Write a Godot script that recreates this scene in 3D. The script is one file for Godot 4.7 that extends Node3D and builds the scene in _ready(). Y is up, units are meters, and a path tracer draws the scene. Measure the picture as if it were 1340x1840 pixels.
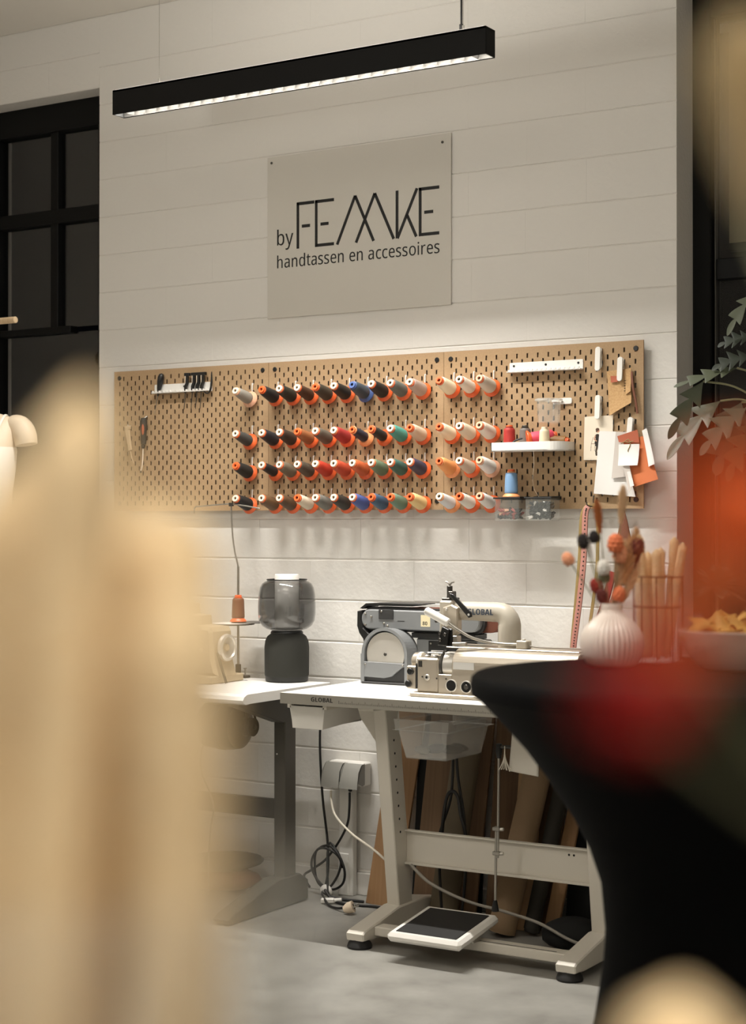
extends Node3D

# ---------------------------------------------------------------- geometry
class Geo:
	var st := SurfaceTool.new()
	var grp := 0
	var n := 0
	func _init() -> void:
		st.begin(Mesh.PRIMITIVE_TRIANGLES)
	# a, b, c run counter-clockwise as seen from outside
	func tri(a: Vector3, b: Vector3, c: Vector3, g := -1) -> void:
		if (b - a).cross(c - a).length_squared() < 1e-20:
			return
		st.set_smooth_group(g)
		st.add_vertex(a)
		st.set_smooth_group(g)
		st.add_vertex(c)
		st.set_smooth_group(g)
		st.add_vertex(b)
		n += 1
	func quad(a: Vector3, b: Vector3, c: Vector3, d: Vector3, g := -1) -> void:
		tri(a, b, c, g)
		tri(a, c, d, g)
	func otri(a: Vector3, b: Vector3, c: Vector3, o: Vector3, g := -1) -> void:
		if (b - a).cross(c - a).dot((a + b + c) / 3.0 - o) < 0.0:
			tri(a, c, b, g)
		else:
			tri(a, b, c, g)
	func oquad(a: Vector3, b: Vector3, c: Vector3, d: Vector3, o: Vector3, g := -1) -> void:
		otri(a, b, c, o, g)
		otri(a, c, d, o, g)
	func group() -> int:
		grp += 1
		return grp
	# box from centre and size, all edges chamfered
	func box(c: Vector3, s: Vector3, bev := 0.0, xf := Transform3D()) -> Geo:
		var h := s * 0.5
		var b := minf(bev, minf(h.x, minf(h.y, h.z)) * 0.95)
		var o := xf * c
		if b <= 0.0:
			var v := []
			for i in 8:
				v.append(xf * (c + Vector3(h.x if i & 1 else -h.x, h.y if i & 2 else -h.y, h.z if i & 4 else -h.z)))
			for f in [[0, 1, 3, 2], [4, 5, 7, 6], [0, 1, 5, 4], [2, 3, 7, 6], [0, 2, 6, 4], [1, 3, 7, 5]]:
				oquad(v[f[0]], v[f[1]], v[f[2]], v[f[3]], o)
			return self
		var p := func(sx: float, sy: float, sz: float, ax: int) -> Vector3:
			var q := Vector3(sx * (h.x - (0.0 if ax == 0 else b)), sy * (h.y - (0.0 if ax == 1 else b)), sz * (h.z - (0.0 if ax == 2 else b)))
			return xf * (c + q)
		for s1 in [-1.0, 1.0]:
			oquad(p.call(s1, -1, -1, 0), p.call(s1, 1, -1, 0), p.call(s1, 1, 1, 0), p.call(s1, -1, 1, 0), o)
			oquad(p.call(-1, s1, -1, 1), p.call(1, s1, -1, 1), p.call(1, s1, 1, 1), p.call(-1, s1, 1, 1), o)
			oquad(p.call(-1, -1, s1, 2), p.call(1, -1, s1, 2), p.call(1, 1, s1, 2), p.call(-1, 1, s1, 2), o)
			for s2 in [-1.0, 1.0]:
				oquad(p.call(s1, s2, -1, 0), p.call(s1, s2, 1, 0), p.call(s1, s2, 1, 1), p.call(s1, s2, -1, 1), o)
				oquad(p.call(s1, -1, s2, 0), p.call(s1, 1, s2, 0), p.call(s1, 1, s2, 2), p.call(s1, -1, s2, 2), o)
				oquad(p.call(-1, s1, s2, 1), p.call(1, s1, s2, 1), p.call(1, s1, s2, 2), p.call(-1, s1, s2, 2), o)
				for s3 in [-1.0, 1.0]:
					otri(p.call(s1, s2, s3, 0), p.call(s1, s2, s3, 1), p.call(s1, s2, s3, 2), o)
		return self
	# box between two corners
	func bb(a: Vector3, b: Vector3, bev := 0.0, xf := Transform3D()) -> Geo:
		return box((a + b) * 0.5, (b - a).abs(), bev, xf)
	# profile of (radius, y) from bottom to top with the outside on its right
	func lathe(prof: Array, seg := 24, xf := Transform3D(), sharp := 32.0, rib := 0, rib_depth := 0.0) -> Geo:
		var g := group()
		for i in prof.size() - 1:
			var p: Vector2 = prof[i]
			var q: Vector2 = prof[i + 1]
			if i > 0:
				var d0: Vector2 = p - prof[i - 1]
				if absf(rad_to_deg(d0.angle_to(q - p))) > sharp:
					g = group()
			for k in seg:
				var a := TAU * k / seg
				var b := TAU * ((k + 1) % seg) / seg
				var ra := 1.0
				var rb := 1.0
				if rib > 0:
					ra = 1.0 - rib_depth * pow(absf(cos(a * rib * 0.5)), 2.5)
					rb = 1.0 - rib_depth * pow(absf(cos(b * rib * 0.5)), 2.5)
				var v00 := xf * Vector3(p.x * ra * cos(a), p.y, p.x * ra * sin(a))
				var v01 := xf * Vector3(p.x * rb * cos(b), p.y, p.x * rb * sin(b))
				var v10 := xf * Vector3(q.x * ra * cos(a), q.y, q.x * ra * sin(a))
				var v11 := xf * Vector3(q.x * rb * cos(b), q.y, q.x * rb * sin(b))
				quad(v00, v10, v11, v01, g)
		return self
	func cyl(a: Vector3, b: Vector3, r: float, seg := 16, bev := 0.0, r2 := -1.0) -> Geo:
		var l := a.distance_to(b)
		var rt := r if r2 < 0.0 else r2
		var prof := [Vector2(0, 0), Vector2(r, 0), Vector2(rt, l), Vector2(0, l)]
		if bev > 0.0:
			prof = [Vector2(0, 0), Vector2(r - bev, 0), Vector2(r, bev), Vector2(rt, l - bev), Vector2(rt - bev, l), Vector2(0, l)]
		return lathe(prof, seg, Geo.aim(a, b))
	static func aim(a: Vector3, b: Vector3) -> Transform3D:
		var y := (b - a).normalized()
		var x := (Vector3.RIGHT if absf(y.x) < 0.9 else Vector3.BACK)
		x = (x - y * x.dot(y)).normalized()
		return Transform3D(Basis(x, y, x.cross(y)), a)
	func ball(c: Vector3, r: Vector3, seg := 16, rings := 10, rot := Basis()) -> Geo:
		var prof := []
		for i in rings + 1:
			var t := -PI / 2 + PI * i / rings
			prof.append(Vector2(maxf(cos(t), 0.0), sin(t)))
		return lathe(prof, seg, Transform3D(rot * Basis.from_scale(r), c), 400.0)
	static func smooth(pts: Array, sub := 6) -> Array:
		var out := []
		for i in pts.size() - 1:
			var p0: Vector3 = pts[maxi(i - 1, 0)]
			var p1: Vector3 = pts[i]
			var p2: Vector3 = pts[i + 1]
			var p3: Vector3 = pts[mini(i + 2, pts.size() - 1)]
			for k in sub:
				out.append(p1.cubic_interpolate(p2, p0, p3, float(k) / sub))
		out.append(pts[-1])
		return out
	# r: a number or an array with one radius for each point
	func tube(pts: Array, r, seg := 8, flat := Vector2.ONE, up := Vector3.ZERO) -> Geo:
		var rings := []
		var t: Vector3 = (pts[1] - pts[0]).normalized()
		var nrm := up if up != Vector3.ZERO else (Vector3.UP if absf(t.y) < 0.9 else Vector3.RIGHT)
		nrm = (nrm - t * nrm.dot(t)).normalized()
		for i in pts.size():
			var a: Vector3 = pts[maxi(i - 1, 0)]
			var b: Vector3 = pts[mini(i + 1, pts.size() - 1)]
			t = (b - a).normalized()
			nrm = (nrm - t * nrm.dot(t)).normalized()
			var bi := t.cross(nrm)
			var rr: float = r[i] if r is Array else r
			var ring := []
			for k in seg:
				var an := TAU * k / seg
				ring.append(pts[i] + nrm * cos(an) * rr * flat.x + bi * sin(an) * rr * flat.y)
			rings.append(ring)
		var g := group()
		for i in pts.size() - 1:
			for k in seg:
				var k2 := (k + 1) % seg
				quad(rings[i][k], rings[i][k2], rings[i + 1][k2], rings[i + 1][k], g)
		for k in seg:
			var k2 := (k + 1) % seg
			tri(pts[0], rings[0][k2], rings[0][k])
			tri(pts[-1], rings[-1][k], rings[-1][k2])
		return self
	# polygon (counter-clockwise in x, y) pushed out along z from z0 to z1
	func prism(poly: Array, z0: float, z1: float, xf := Transform3D(), bev := 0.0, smooth_sides := false) -> Geo:
		var pv := PackedVector2Array(poly)
		if Geometry2D.is_polygon_clockwise(pv):
			pv.reverse()
		var m := pv.size()
		var ins := PackedVector2Array()
		for i in m:
			var e0 := (pv[i] - pv[(i - 1 + m) % m]).normalized()
			var e1 := (pv[(i + 1) % m] - pv[i]).normalized()
			var nn := (Vector2(-e0.y, e0.x) + Vector2(-e1.y, e1.x))
			nn = nn.normalized() / maxf(0.45, nn.length() * 0.5)
			ins.append(pv[i] + nn * bev)
		var idx := Geometry2D.triangulate_polygon(ins)
		for i in range(0, idx.size(), 3):
			var a := ins[idx[i]]
			var b := ins[idx[i + 1]]
			var c := ins[idx[i + 2]]
			if (b - a).cross(c - a) < 0.0:
				var sw := b
				b = c
				c = sw
			tri(xf * Vector3(a.x, a.y, z1), xf * Vector3(b.x, b.y, z1), xf * Vector3(c.x, c.y, z1))
			tri(xf * Vector3(a.x, a.y, z0), xf * Vector3(c.x, c.y, z0), xf * Vector3(b.x, b.y, z0))
		var g := group() if smooth_sides else -1
		for i in m:
			var j := (i + 1) % m
			var a := pv[i]
			var b := pv[j]
			quad(xf * Vector3(a.x, a.y, z0 + bev), xf * Vector3(b.x, b.y, z0 + bev), xf * Vector3(b.x, b.y, z1 - bev), xf * Vector3(a.x, a.y, z1 - bev), g)
			if bev > 0.0:
				var c := ins[i]
				var d := ins[j]
				quad(xf * Vector3(a.x, a.y, z1 - bev), xf * Vector3(b.x, b.y, z1 - bev), xf * Vector3(d.x, d.y, z1), xf * Vector3(c.x, c.y, z1))
				quad(xf * Vector3(b.x, b.y, z0 + bev), xf * Vector3(a.x, a.y, z0 + bev), xf * Vector3(c.x, c.y, z0), xf * Vector3(d.x, d.y, z0))
		return self
	# a thin bent sheet over a grid of points, with thickness
	func sheet(rows: Array, thick: float) -> Geo:
		var nr := rows.size()
		var nc: int = rows[0].size()
		var nor := []
		for i in nr:
			var line := []
			for j in nc:
				var du: Vector3 = rows[i][mini(j + 1, nc - 1)] - rows[i][maxi(j - 1, 0)]
				var dv: Vector3 = rows[mini(i + 1, nr - 1)][j] - rows[maxi(i - 1, 0)][j]
				line.append(du.cross(dv).normalized() * thick * 0.5)
			nor.append(line)
		var g := group()
		var g2 := group()
		for i in nr - 1:
			for j in nc - 1:
				quad(rows[i][j] + nor[i][j], rows[i][j + 1] + nor[i][j + 1], rows[i + 1][j + 1] + nor[i + 1][j + 1], rows[i + 1][j] + nor[i + 1][j], g)
				quad(rows[i][j] - nor[i][j], rows[i + 1][j] - nor[i + 1][j], rows[i + 1][j + 1] - nor[i + 1][j + 1], rows[i][j + 1] - nor[i][j + 1], g2)
		for i in nr - 1:
			for j in [0, nc - 1]:
				var s := -1.0 if j == 0 else 1.0
				var a: Vector3 = rows[i][j] + nor[i][j] * s
				var b: Vector3 = rows[i][j] - nor[i][j] * s
				var c: Vector3 = rows[i + 1][j] - nor[i + 1][j] * s
				var d: Vector3 = rows[i + 1][j] + nor[i + 1][j] * s
				quad(a, b, c, d)
		for j in nc - 1:
			for i in [0, nr - 1]:
				var s := 1.0 if i == 0 else -1.0
				quad(rows[i][j] + nor[i][j] * s, rows[i][j] - nor[i][j] * s, rows[i][j + 1] - nor[i][j + 1] * s, rows[i][j + 1] + nor[i][j + 1] * s)
		return self
	func done() -> ArrayMesh:
		st.generate_normals()
		return st.commit()

# ---------------------------------------------------------------- scene helpers
var rng := RandomNumberGenerator.new()
var taken := {}
var M := {}

func numbered(called: String) -> String:
	if not taken.has(called):
		taken[called] = 0
		return called
	taken[called] += 1
	return "%s_%03d" % [called, taken[called]]

func tag(o: Node3D, label: String, category: String, group := "") -> void:
	o.set_meta("label", label)
	o.set_meta("category", category)
	if group != "":
		o.set_meta("group", group)

func thing(called: String, label: String, category: String, at := Vector3.ZERO, group := "") -> Node3D:
	var o := Node3D.new()
	o.name = numbered(called)
	add_child(o)
	o.position = at
	tag(o, label, category, group)
	return o

func mesh_node(called: String, m: Mesh, mat: Material) -> MeshInstance3D:
	var o := MeshInstance3D.new()
	o.name = called
	o.mesh = m
	o.material_override = mat
	o.cast_shadow = GeometryInstance3D.SHADOW_CASTING_SETTING_ON
	return o

func part(parent: Node3D, called: String, geo: Geo, mat: Material, label := "") -> MeshInstance3D:
	var o := mesh_node(called, geo.done(), mat)
	parent.add_child(o, true)
	if label != "":
		o.set_meta("label", label)
	return o

func solo(called: String, label: String, category: String, geo: Geo, mat: Material, group := "", at := Vector3.ZERO) -> MeshInstance3D:
	var o := mesh_node(numbered(called), geo.done(), mat)
	add_child(o)
	o.position = at
	tag(o, label, category, group)
	return o

func struct(called: String, geo: Geo, mat: Material) -> MeshInstance3D:
	var o := mesh_node(numbered(called), geo.done(), mat)
	add_child(o)
	o.set_meta("kind", "structure")
	return o

# lettering fitted into a rectangle (x0, y0, x1, y1) of the frame xf, facing its +z
func text_part(parent: Node3D, words: String, rect: Array, mat: Material, xf := Transform3D(), depth := 0.001, font_name := "Droid Sans", weight := 400) -> MeshInstance3D:
	var t := TextMesh.new()
	var f := SystemFont.new()
	f.font_names = PackedStringArray([font_name])
	f.font_weight = weight
	t.font = f
	t.text = words
	t.font_size = 64
	t.pixel_size = 0.01
	t.depth = depth
	t.curve_step = 1.5
	var o := mesh_node("lettering", t, mat)
	parent.add_child(o, true)
	var bx := t.get_aabb()
	var sx: float = (rect[2] - rect[0]) / bx.size.x
	var sy: float = (rect[3] - rect[1]) / bx.size.y
	o.transform = xf * Transform3D(Basis.from_scale(Vector3(sx, sy, 1)), Vector3(rect[0] - bx.position.x * sx, rect[1] - bx.position.y * sy, 0))
	return o

# ---------------------------------------------------------------- materials
func mt(key: String, c: Color, rough := 0.6, metal := 0.0, spec := 0.5) -> StandardMaterial3D:
	var m := StandardMaterial3D.new()
	m.resource_name = key
	m.albedo_color = c
	m.roughness = rough
	m.metallic = metal
	m.metallic_specular = spec
	M[key] = m
	return m

func rgb(r: float, g: float, b: float) -> Color:
	return Color(r / 255.0, g / 255.0, b / 255.0)

func noise_tex(freq: float, size := 512, sd := 1, oct := 4, ramp := []) -> ImageTexture:
	var fn := FastNoiseLite.new()
	fn.seed = sd
	fn.frequency = freq
	fn.fractal_octaves = oct
	var im := fn.get_seamless_image(size, size)
	if ramp.size():
		im.convert(Image.FORMAT_RGB8)
		var gr := Gradient.new()
		gr.offsets = PackedFloat32Array(ramp[0])
		gr.colors = PackedColorArray(ramp[1])
		for y in size:
			for x in size:
				im.set_pixel(x, y, gr.sample(im.get_pixel(x, y).r))
	return ImageTexture.create_from_image(im)

func bump(m: StandardMaterial3D, tex: Texture2D, cm: float, scale: float, world := true) -> void:
	m.heightmap_enabled = true
	m.heightmap_texture = tex
	m.heightmap_scale = cm
	m.uv1_triplanar = true
	m.uv1_world_triplanar = world
	m.uv1_scale = Vector3.ONE * scale

func wood_tex(sd: int, base: Color, dark: Color, across := 26.0, along := 1.6) -> ImageTexture:
	var fn := FastNoiseLite.new()
	fn.seed = sd
	fn.frequency = 0.02
	fn.fractal_octaves = 4
	var w := 256
	var h := 256
	var im := Image.create(w, h, false, Image.FORMAT_RGB8)
	for y in h:
		for x in w:
			var u := TAU * x / w
			var v := TAU * y / h
			var a := fn.get_noise_3d(cos(u) * across, sin(u) * across, 60.0 + cos(v) * along * 4.0) * 0.5 + 0.5
			var b := fn.get_noise_3d(cos(u) * across * 5.0, sin(u) * across * 5.0, 10.0 + cos(v) * along * 9.0) * 0.5 + 0.5
			im.set_pixel(x, y, base.lerp(dark, clampf((a * 0.7 + b * 0.6 - 0.35) * 1.1, 0.0, 1.0)))
	return ImageTexture.create_from_image(im)

func wood_mat(key: String, sd: int, base: Color, dark: Color, scale := 3.0, rough := 0.6) -> StandardMaterial3D:
	var m := mt(key, Color.WHITE, rough)
	m.albedo_texture = wood_tex(sd, base, dark)
	m.uv1_triplanar = true
	m.uv1_scale = Vector3(scale, scale * 0.35, scale)
	return m

func pane_mat(key: String, c: Color, alpha: float, rough := 0.05) -> StandardMaterial3D:
	var m := mt(key, Color(c.r, c.g, c.b, alpha), rough)
	m.transparency = BaseMaterial3D.TRANSPARENCY_ALPHA
	m.cull_mode = BaseMaterial3D.CULL_DISABLED
	return m

const H := 1.36
const WALL := -0.03
const LIGHT := Color(1.0, 0.984, 0.957)

func _ready() -> void:
	rng.seed = 7
	# ---- camera
	var cam := Camera3D.new()
	cam.name = "camera"
	cam.fov = 33.506
	cam.near = 0.03
	cam.far = 60.0
	cam.position = Vector3(4.48404, H, 5.26436)
	cam.rotation = Vector3(0.0070226, 0.55449, 0.0)
	var lens := CameraAttributesPhysical.new()
	lens.frustum_focal_length = 39.861
	lens.exposure_aperture = 2.75
	lens.frustum_focus_distance = 5.75
	cam.attributes = lens
	cam.current = true
	add_child(cam)
	# ---- night outside
	var env := Environment.new()
	env.background_mode = Environment.BG_COLOR
	env.background_color = Color(0.012, 0.013, 0.016)
	env.tonemap_mode = Environment.TONE_MAPPER_LINEAR
	env.tonemap_exposure = 1.0
	env.sdfgi_enabled = true
	env.ssao_enabled = true
	env.ssil_enabled = true
	var we := WorldEnvironment.new()
	we.name = "world_environment"
	we.environment = env
	add_child(we)
	materials()
	# ---- lamps of the room: the one in the picture, then those over the rest of the room
	linear_lamp(Vector3(1.31, 2.838, 0.65), 1.48, 11.5, "long black linear pendant lamp hanging in front of the white wall", 0.4)
	linear_lamp(Vector3(2.6, 2.838, 3.3), 1.48, 6.0, "black linear pendant lamp over the high party tables", 4.1)
	linear_lamp(Vector3(4.5, 2.838, 5.75), 1.48, 3.8, "black linear pendant lamp over the far side of the room", 4.1)
	globe_lamp(Vector3(0.9, 2.4, 2.7), 0.72, "white opal globe pendant lamp over the party tables")
	globe_lamp(Vector3(6.2, 2.4, 5.6), 0.8, "white opal globe pendant lamp at the far side of the room")
	room()
	sign_board()
	pegboards()
	spools()
	left_rack()
	right_board_things()
	sewing_table()
	table_things()
	under_table()
	left_table()
	speaker_lamp()
	thread_stand()
	straps()
	cocktail_tables()
	party_things()
	plant()
	mannequin()
	foreground()

func materials() -> void:
	var grain := noise_tex(0.03, 512, 3, 5)
	var fine := noise_tex(0.09, 512, 5, 3)
	var w := mt("white_paint", rgb(229, 226, 220), 0.55)
	bump(w, grain, 0.07, 2.2)
	var wj := mt("joint_paint", rgb(226, 222, 215), 0.6)
	bump(wj, grain, 0.1, 3.0)
	mt("ceiling_paint", rgb(224, 219, 210), 0.8)
	mt("wall_plain", rgb(222, 217, 208), 0.7)
	var fl := mt("floor", Color.WHITE, 0.42)
	fl.albedo_texture = noise_tex(0.012, 512, 9, 5, [[0.0, 0.35, 0.6, 1.0], [rgb(131, 129, 123), rgb(145, 143, 137), rgb(152, 150, 144), rgb(163, 161, 155)]])
	fl.uv1_triplanar = true
	fl.uv1_world_triplanar = true
	fl.uv1_scale = Vector3.ONE * 0.7
	mt("black_metal", rgb(12, 12, 11), 0.5, 0.0, 0.3)
	mt("black_plastic", rgb(24, 24, 23), 0.38)
	mt("black_rubber", rgb(26, 25, 24), 0.7)
	mt("black_matte", rgb(17, 17, 16), 0.85)
	mt("reflector", rgb(92, 90, 86), 0.35, 0.9)
	mt("steel", rgb(176, 172, 164), 0.3, 0.95)
	mt("dark_steel", rgb(90, 88, 84), 0.38, 0.9)
	mt("brushed", rgb(214, 210, 202), 0.36, 0.7)
	var fb := mt("fibreboard", Color.WHITE, 0.75)
	fb.albedo_texture = noise_tex(0.08, 256, 21, 4, [[0.0, 0.5, 1.0], [rgb(166, 137, 103), rgb(172, 143, 108), rgb(178, 149, 113)]])
	fb.uv1_triplanar = true
	fb.uv1_scale = Vector3.ONE * 6.0
	mt("board_core", rgb(82, 56, 34), 0.9)
	mt("orange_plastic", rgb(222, 98, 46), 0.42)
	mt("light_orange_plastic", rgb(232, 152, 98), 0.45)
	mt("pale_plastic", rgb(226, 172, 140), 0.4)
	mt("blue_plastic", rgb(72, 96, 150), 0.45)
	mt("cream_plastic", rgb(232, 214, 190), 0.45)
	mt("white_plastic", rgb(232, 229, 222), 0.4)
	mt("white_enamel", rgb(233, 230, 224), 0.35)
	mt("hole", rgb(18, 16, 14), 0.9)
	var tt := mt("table_white", rgb(234, 232, 227), 0.3)
	bump(tt, fine, 0.01, 4.0)
	mt("table_edge", rgb(158, 154, 144), 0.45)
	mt("frame_white", rgb(214, 208, 196), 0.45)
	mt("frame_grey", rgb(74, 70, 62), 0.5)
	mt("ink", rgb(16, 15, 14), 0.5)
	mt("sign_panel", rgb(212, 208, 199), 0.4)
	mt("machine_beige", rgb(188, 180, 165), 0.38)
	mt("machine_metal", rgb(190, 180, 164), 0.34, 0.55)
	mt("machine_tan", rgb(178, 160, 132), 0.4)
	mt("sander_grey", rgb(126, 128, 129), 0.42)
	mt("sander_dark", rgb(52, 52, 52), 0.5)
	mt("label_cream", rgb(226, 214, 176), 0.6)
	mt("label_silver", rgb(205, 203, 198), 0.35)
	mt("abrasive", rgb(106, 62, 46), 0.95)
	mt("blue_ink", rgb(62, 74, 92), 0.5)
	mt("socket_grey", rgb(146, 144, 137), 0.45)
	mt("cable_white", rgb(222, 214, 198), 0.5)
	mt("cable_grey", rgb(150, 144, 134), 0.5)
	mt("cable_black", rgb(20, 19, 18), 0.5)
	wood_mat("wood_plank", 31, rgb(172, 136, 98), rgb(144, 106, 70), 3.2)
	wood_mat("wood_board", 33, rgb(130, 102, 74), rgb(94, 69, 48), 4.0)
	wood_mat("wood_light", 35, rgb(204, 170, 128), rgb(180, 142, 100), 4.0)
	wood_mat("wood_dowel", 36, rgb(206, 182, 148), rgb(186, 156, 118), 9.0)
	var lr := mt("leather_grey", rgb(112, 100, 80), 0.7)
	bump(lr, fine, 0.06, 9.0)
	var lb := mt("leather_tan", rgb(148, 122, 92), 0.7)
	bump(lb, fine, 0.06, 9.0)
	mt("leather_dark", rgb(46, 42, 34), 0.7)
	mt("leather_red", rgb(150, 56, 48), 0.55)
	mt("leather_rust", rgb(176, 92, 62), 0.6)
	mt("strap_gold", rgb(150, 126, 76), 0.55)
	mt("strap_pink", rgb(184, 128, 116), 0.6)
	mt("strap_brown", rgb(118, 72, 50), 0.6)
	var cl := mt("stretch_cloth", rgb(6, 6, 6), 0.8, 0.0, 0.2)
	bump(cl, fine, 0.01, 30.0)
	mt("ceramic", rgb(234, 224, 212), 0.25)
	mt("bowl", rgb(236, 228, 218), 0.3)
	var br := mt("bread", Color.WHITE, 0.75)
	br.albedo_texture = noise_tex(0.05, 256, 41, 4, [[0.0, 0.5, 1.0], [rgb(222, 186, 134), rgb(236, 208, 162), rgb(244, 224, 188)]])
	br.uv1_triplanar = true
	br.uv1_scale = Vector3.ONE * 14.0
	bump(br, grain, 0.06, 14.0, false)
	mt("chip", rgb(232, 184, 96), 0.6)
	mt("copper_wire", rgb(116, 74, 50), 0.4, 0.7)
	pane_mat("clear_glass", Color(0.92, 0.94, 0.92), 0.06)
	pane_mat("window_glass", Color(0.05, 0.06, 0.05), 0.10, 0.02)
	pane_mat("smoked_glass", Color(0.07, 0.068, 0.058), 0.40, 0.04)
	pane_mat("frosted", Color(0.86, 0.86, 0.83), 0.3, 0.2)
	pane_mat("clear_plastic", Color(0.9, 0.9, 0.88), 0.17, 0.1)
	var sh := mt("diffuser_white", rgb(236, 232, 224), 0.6)
	sh.backlight_enabled = true
	sh.backlight = Color(0.25, 0.25, 0.24)
	var sp := mt("speaker_cloth", rgb(40, 40, 34), 0.8)
	bump(sp, fine, 0.03, 40.0)
	mt("speaker_dark", rgb(28, 28, 25), 0.5)
	var kr := mt("kraft", Color.WHITE, 0.8)
	kr.albedo_texture = noise_tex(0.06, 256, 51, 4, [[0.0, 0.5, 1.0], [rgb(180, 140, 94), rgb(194, 156, 108), rgb(204, 168, 120)]])
	kr.uv1_triplanar = true
	kr.uv1_scale = Vector3.ONE * 7.0
	mt("paper", rgb(236, 234, 230), 0.7)
	mt("paper_cream", rgb(236, 224, 204), 0.7)
	mt("paper_grey", rgb(206, 198, 190), 0.7)
	mt("terracotta", rgb(208, 116, 66), 0.7)
	mt("skin_tone_plastic", rgb(222, 204, 178), 0.5)
	var cm := mt("camisole", rgb(238, 232, 220), 0.7)
	cm.rim_enabled = true
	cm.rim = 0.3
	var lf := mt("leaf", rgb(74, 80, 58), 0.5)
	lf.backlight_enabled = true
	lf.backlight = Color(0.10, 0.14, 0.05)
	mt("leaf_dark", rgb(44, 52, 40), 0.55)
	mt("leaf_stem", rgb(140, 138, 104), 0.5)
	mt("trunk", rgb(112, 84, 54), 0.8)
	mt("pot", rgb(70, 62, 54), 0.7)
	mt("blind", rgb(150, 138, 112), 0.8)
	mt("dry_green", rgb(112, 98, 72), 0.8)
	mt("wood_slat_dark", rgb(40, 32, 26), 0.7)

# ---------------------------------------------------------------- lamps
func linear_lamp(at: Vector3, length: float, energy: float, label: String, up := 0.0) -> void:
	var t := thing("pendant_lamp", label, "lamp", at, "linear pendant lamps")
	var hw := 0.031
	var hh := 0.043
	var hl := length * 0.5
	var g := Geo.new()
	g.box(Vector3(0, hh - 0.004, 0), Vector3(length, 0.008, hw * 2), 0.001)
	g.box(Vector3(0, 0, hw - 0.002), Vector3(length, hh * 2, 0.004), 0.001)
	g.box(Vector3(0, 0, -hw + 0.002), Vector3(length, hh * 2, 0.004), 0.001)
	part(t, "housing", g, M.black_metal)
	for s in [-1.0, 1.0]:
		var e := Geo.new()
		e.box(Vector3(s * (hl - 0.002), -0.002, 0), Vector3(0.004, hh * 2 - 0.006, hw * 2 - 0.008), 0.0005)
		part(t, "end_cap", e, M.black_metal)
	# louvre: bright curved cells divided by blades
	var cells := 30
	var r := Geo.new()
	var z0 := hw - 0.0045
	for s in [-1.0, 1.0]:
		var rows := []
		for i in 2:
			var line := []
			var x := -hl + 0.006 + (length - 0.012) * i
			for k in 5:
				var q := k / 4.0
				line.append(Vector3(x, -hh + 0.002 + 0.026 * q, s * (z0 - 0.012 * q * q)))
			rows.append(line)
		r.sheet(rows, 0.0008)
	part(t, "reflector", r, M.reflector)
	for i in cells - 1:
		var x := -hl + 0.006 + (length - 0.012) * (i + 1) / cells
		var b := Geo.new()
		b.prism([Vector2(-0.0035, 0.0), Vector2(0.0, -0.022), Vector2(0.0035, 0.0), Vector2(0.0, 0.002)], -0.024, 0.024, Transform3D(Basis(), Vector3(x, -hh + 0.024, 0)))
		part(t, "louvre_blade", b, M.reflector)
	var tube := mt("lamp_tube", rgb(255, 246, 230), 0.5)
	tube.emission_enabled = true
	tube.emission = LIGHT
	tube.emission_energy_multiplier = 0.9
	var tg := Geo.new()
	tg.box(Vector3(0, -hh + 0.047, 0), Vector3(length - 0.02, 0.004, 0.028), 0.001)
	part(t, "light_strip", tg, tube)
	for x in [-0.555, 0.645]:
		var w := Geo.new()
		w.cyl(Vector3(x, hh, 0), Vector3(x, 3.43 - at.y, 0), 0.0009, 6)
		w.cyl(Vector3(x, hh, 0), Vector3(x, hh + 0.022, 0), 0.004, 8)
		part(t, "suspension_wire", w, M.steel)
	var c := Geo.new()
	c.cyl(Vector3(0.632, hh, -0.012), Vector3(0.632, 3.43 - at.y, -0.012), 0.0035, 8)
	c.cyl(Vector3(0.632, hh, -0.012), Vector3(0.632, hh + 0.03, -0.012), 0.007, 10)
	part(t, "power_cord", c, M.cable_black)
	var l := AreaLight3D.new()
	l.name = "lamp_light"
	l.area_size = Vector2(length - 0.06, 0.024)
	l.light_color = LIGHT
	l.light_energy = energy
	l.area_range = 12.0
	l.area_attenuation = 2.0
	l.shadow_enabled = true
	t.add_child(l)
	l.position = Vector3(0, -hh + 0.043, 0)
	l.rotation.x = -PI / 2
	if up > 0.0:
		# these lamps also shine up at the ceiling
		var ug := Geo.new()
		ug.box(Vector3(0, hh + 0.001, 0), Vector3(length - 0.02, 0.002, hw * 1.7), 0.0)
		part(t, "uplight_strip", ug, tube)
		var ul := AreaLight3D.new()
		ul.name = "lamp_uplight"
		ul.area_size = Vector2(length - 0.06, 0.05)
		ul.light_color = LIGHT
		ul.light_energy = up
		ul.area_range = 12.0
		ul.area_attenuation = 2.0
		ul.shadow_enabled = true
		t.add_child(ul)
		ul.position = Vector3(0, hh + 0.004, 0)
		ul.rotation.x = PI / 2

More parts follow.
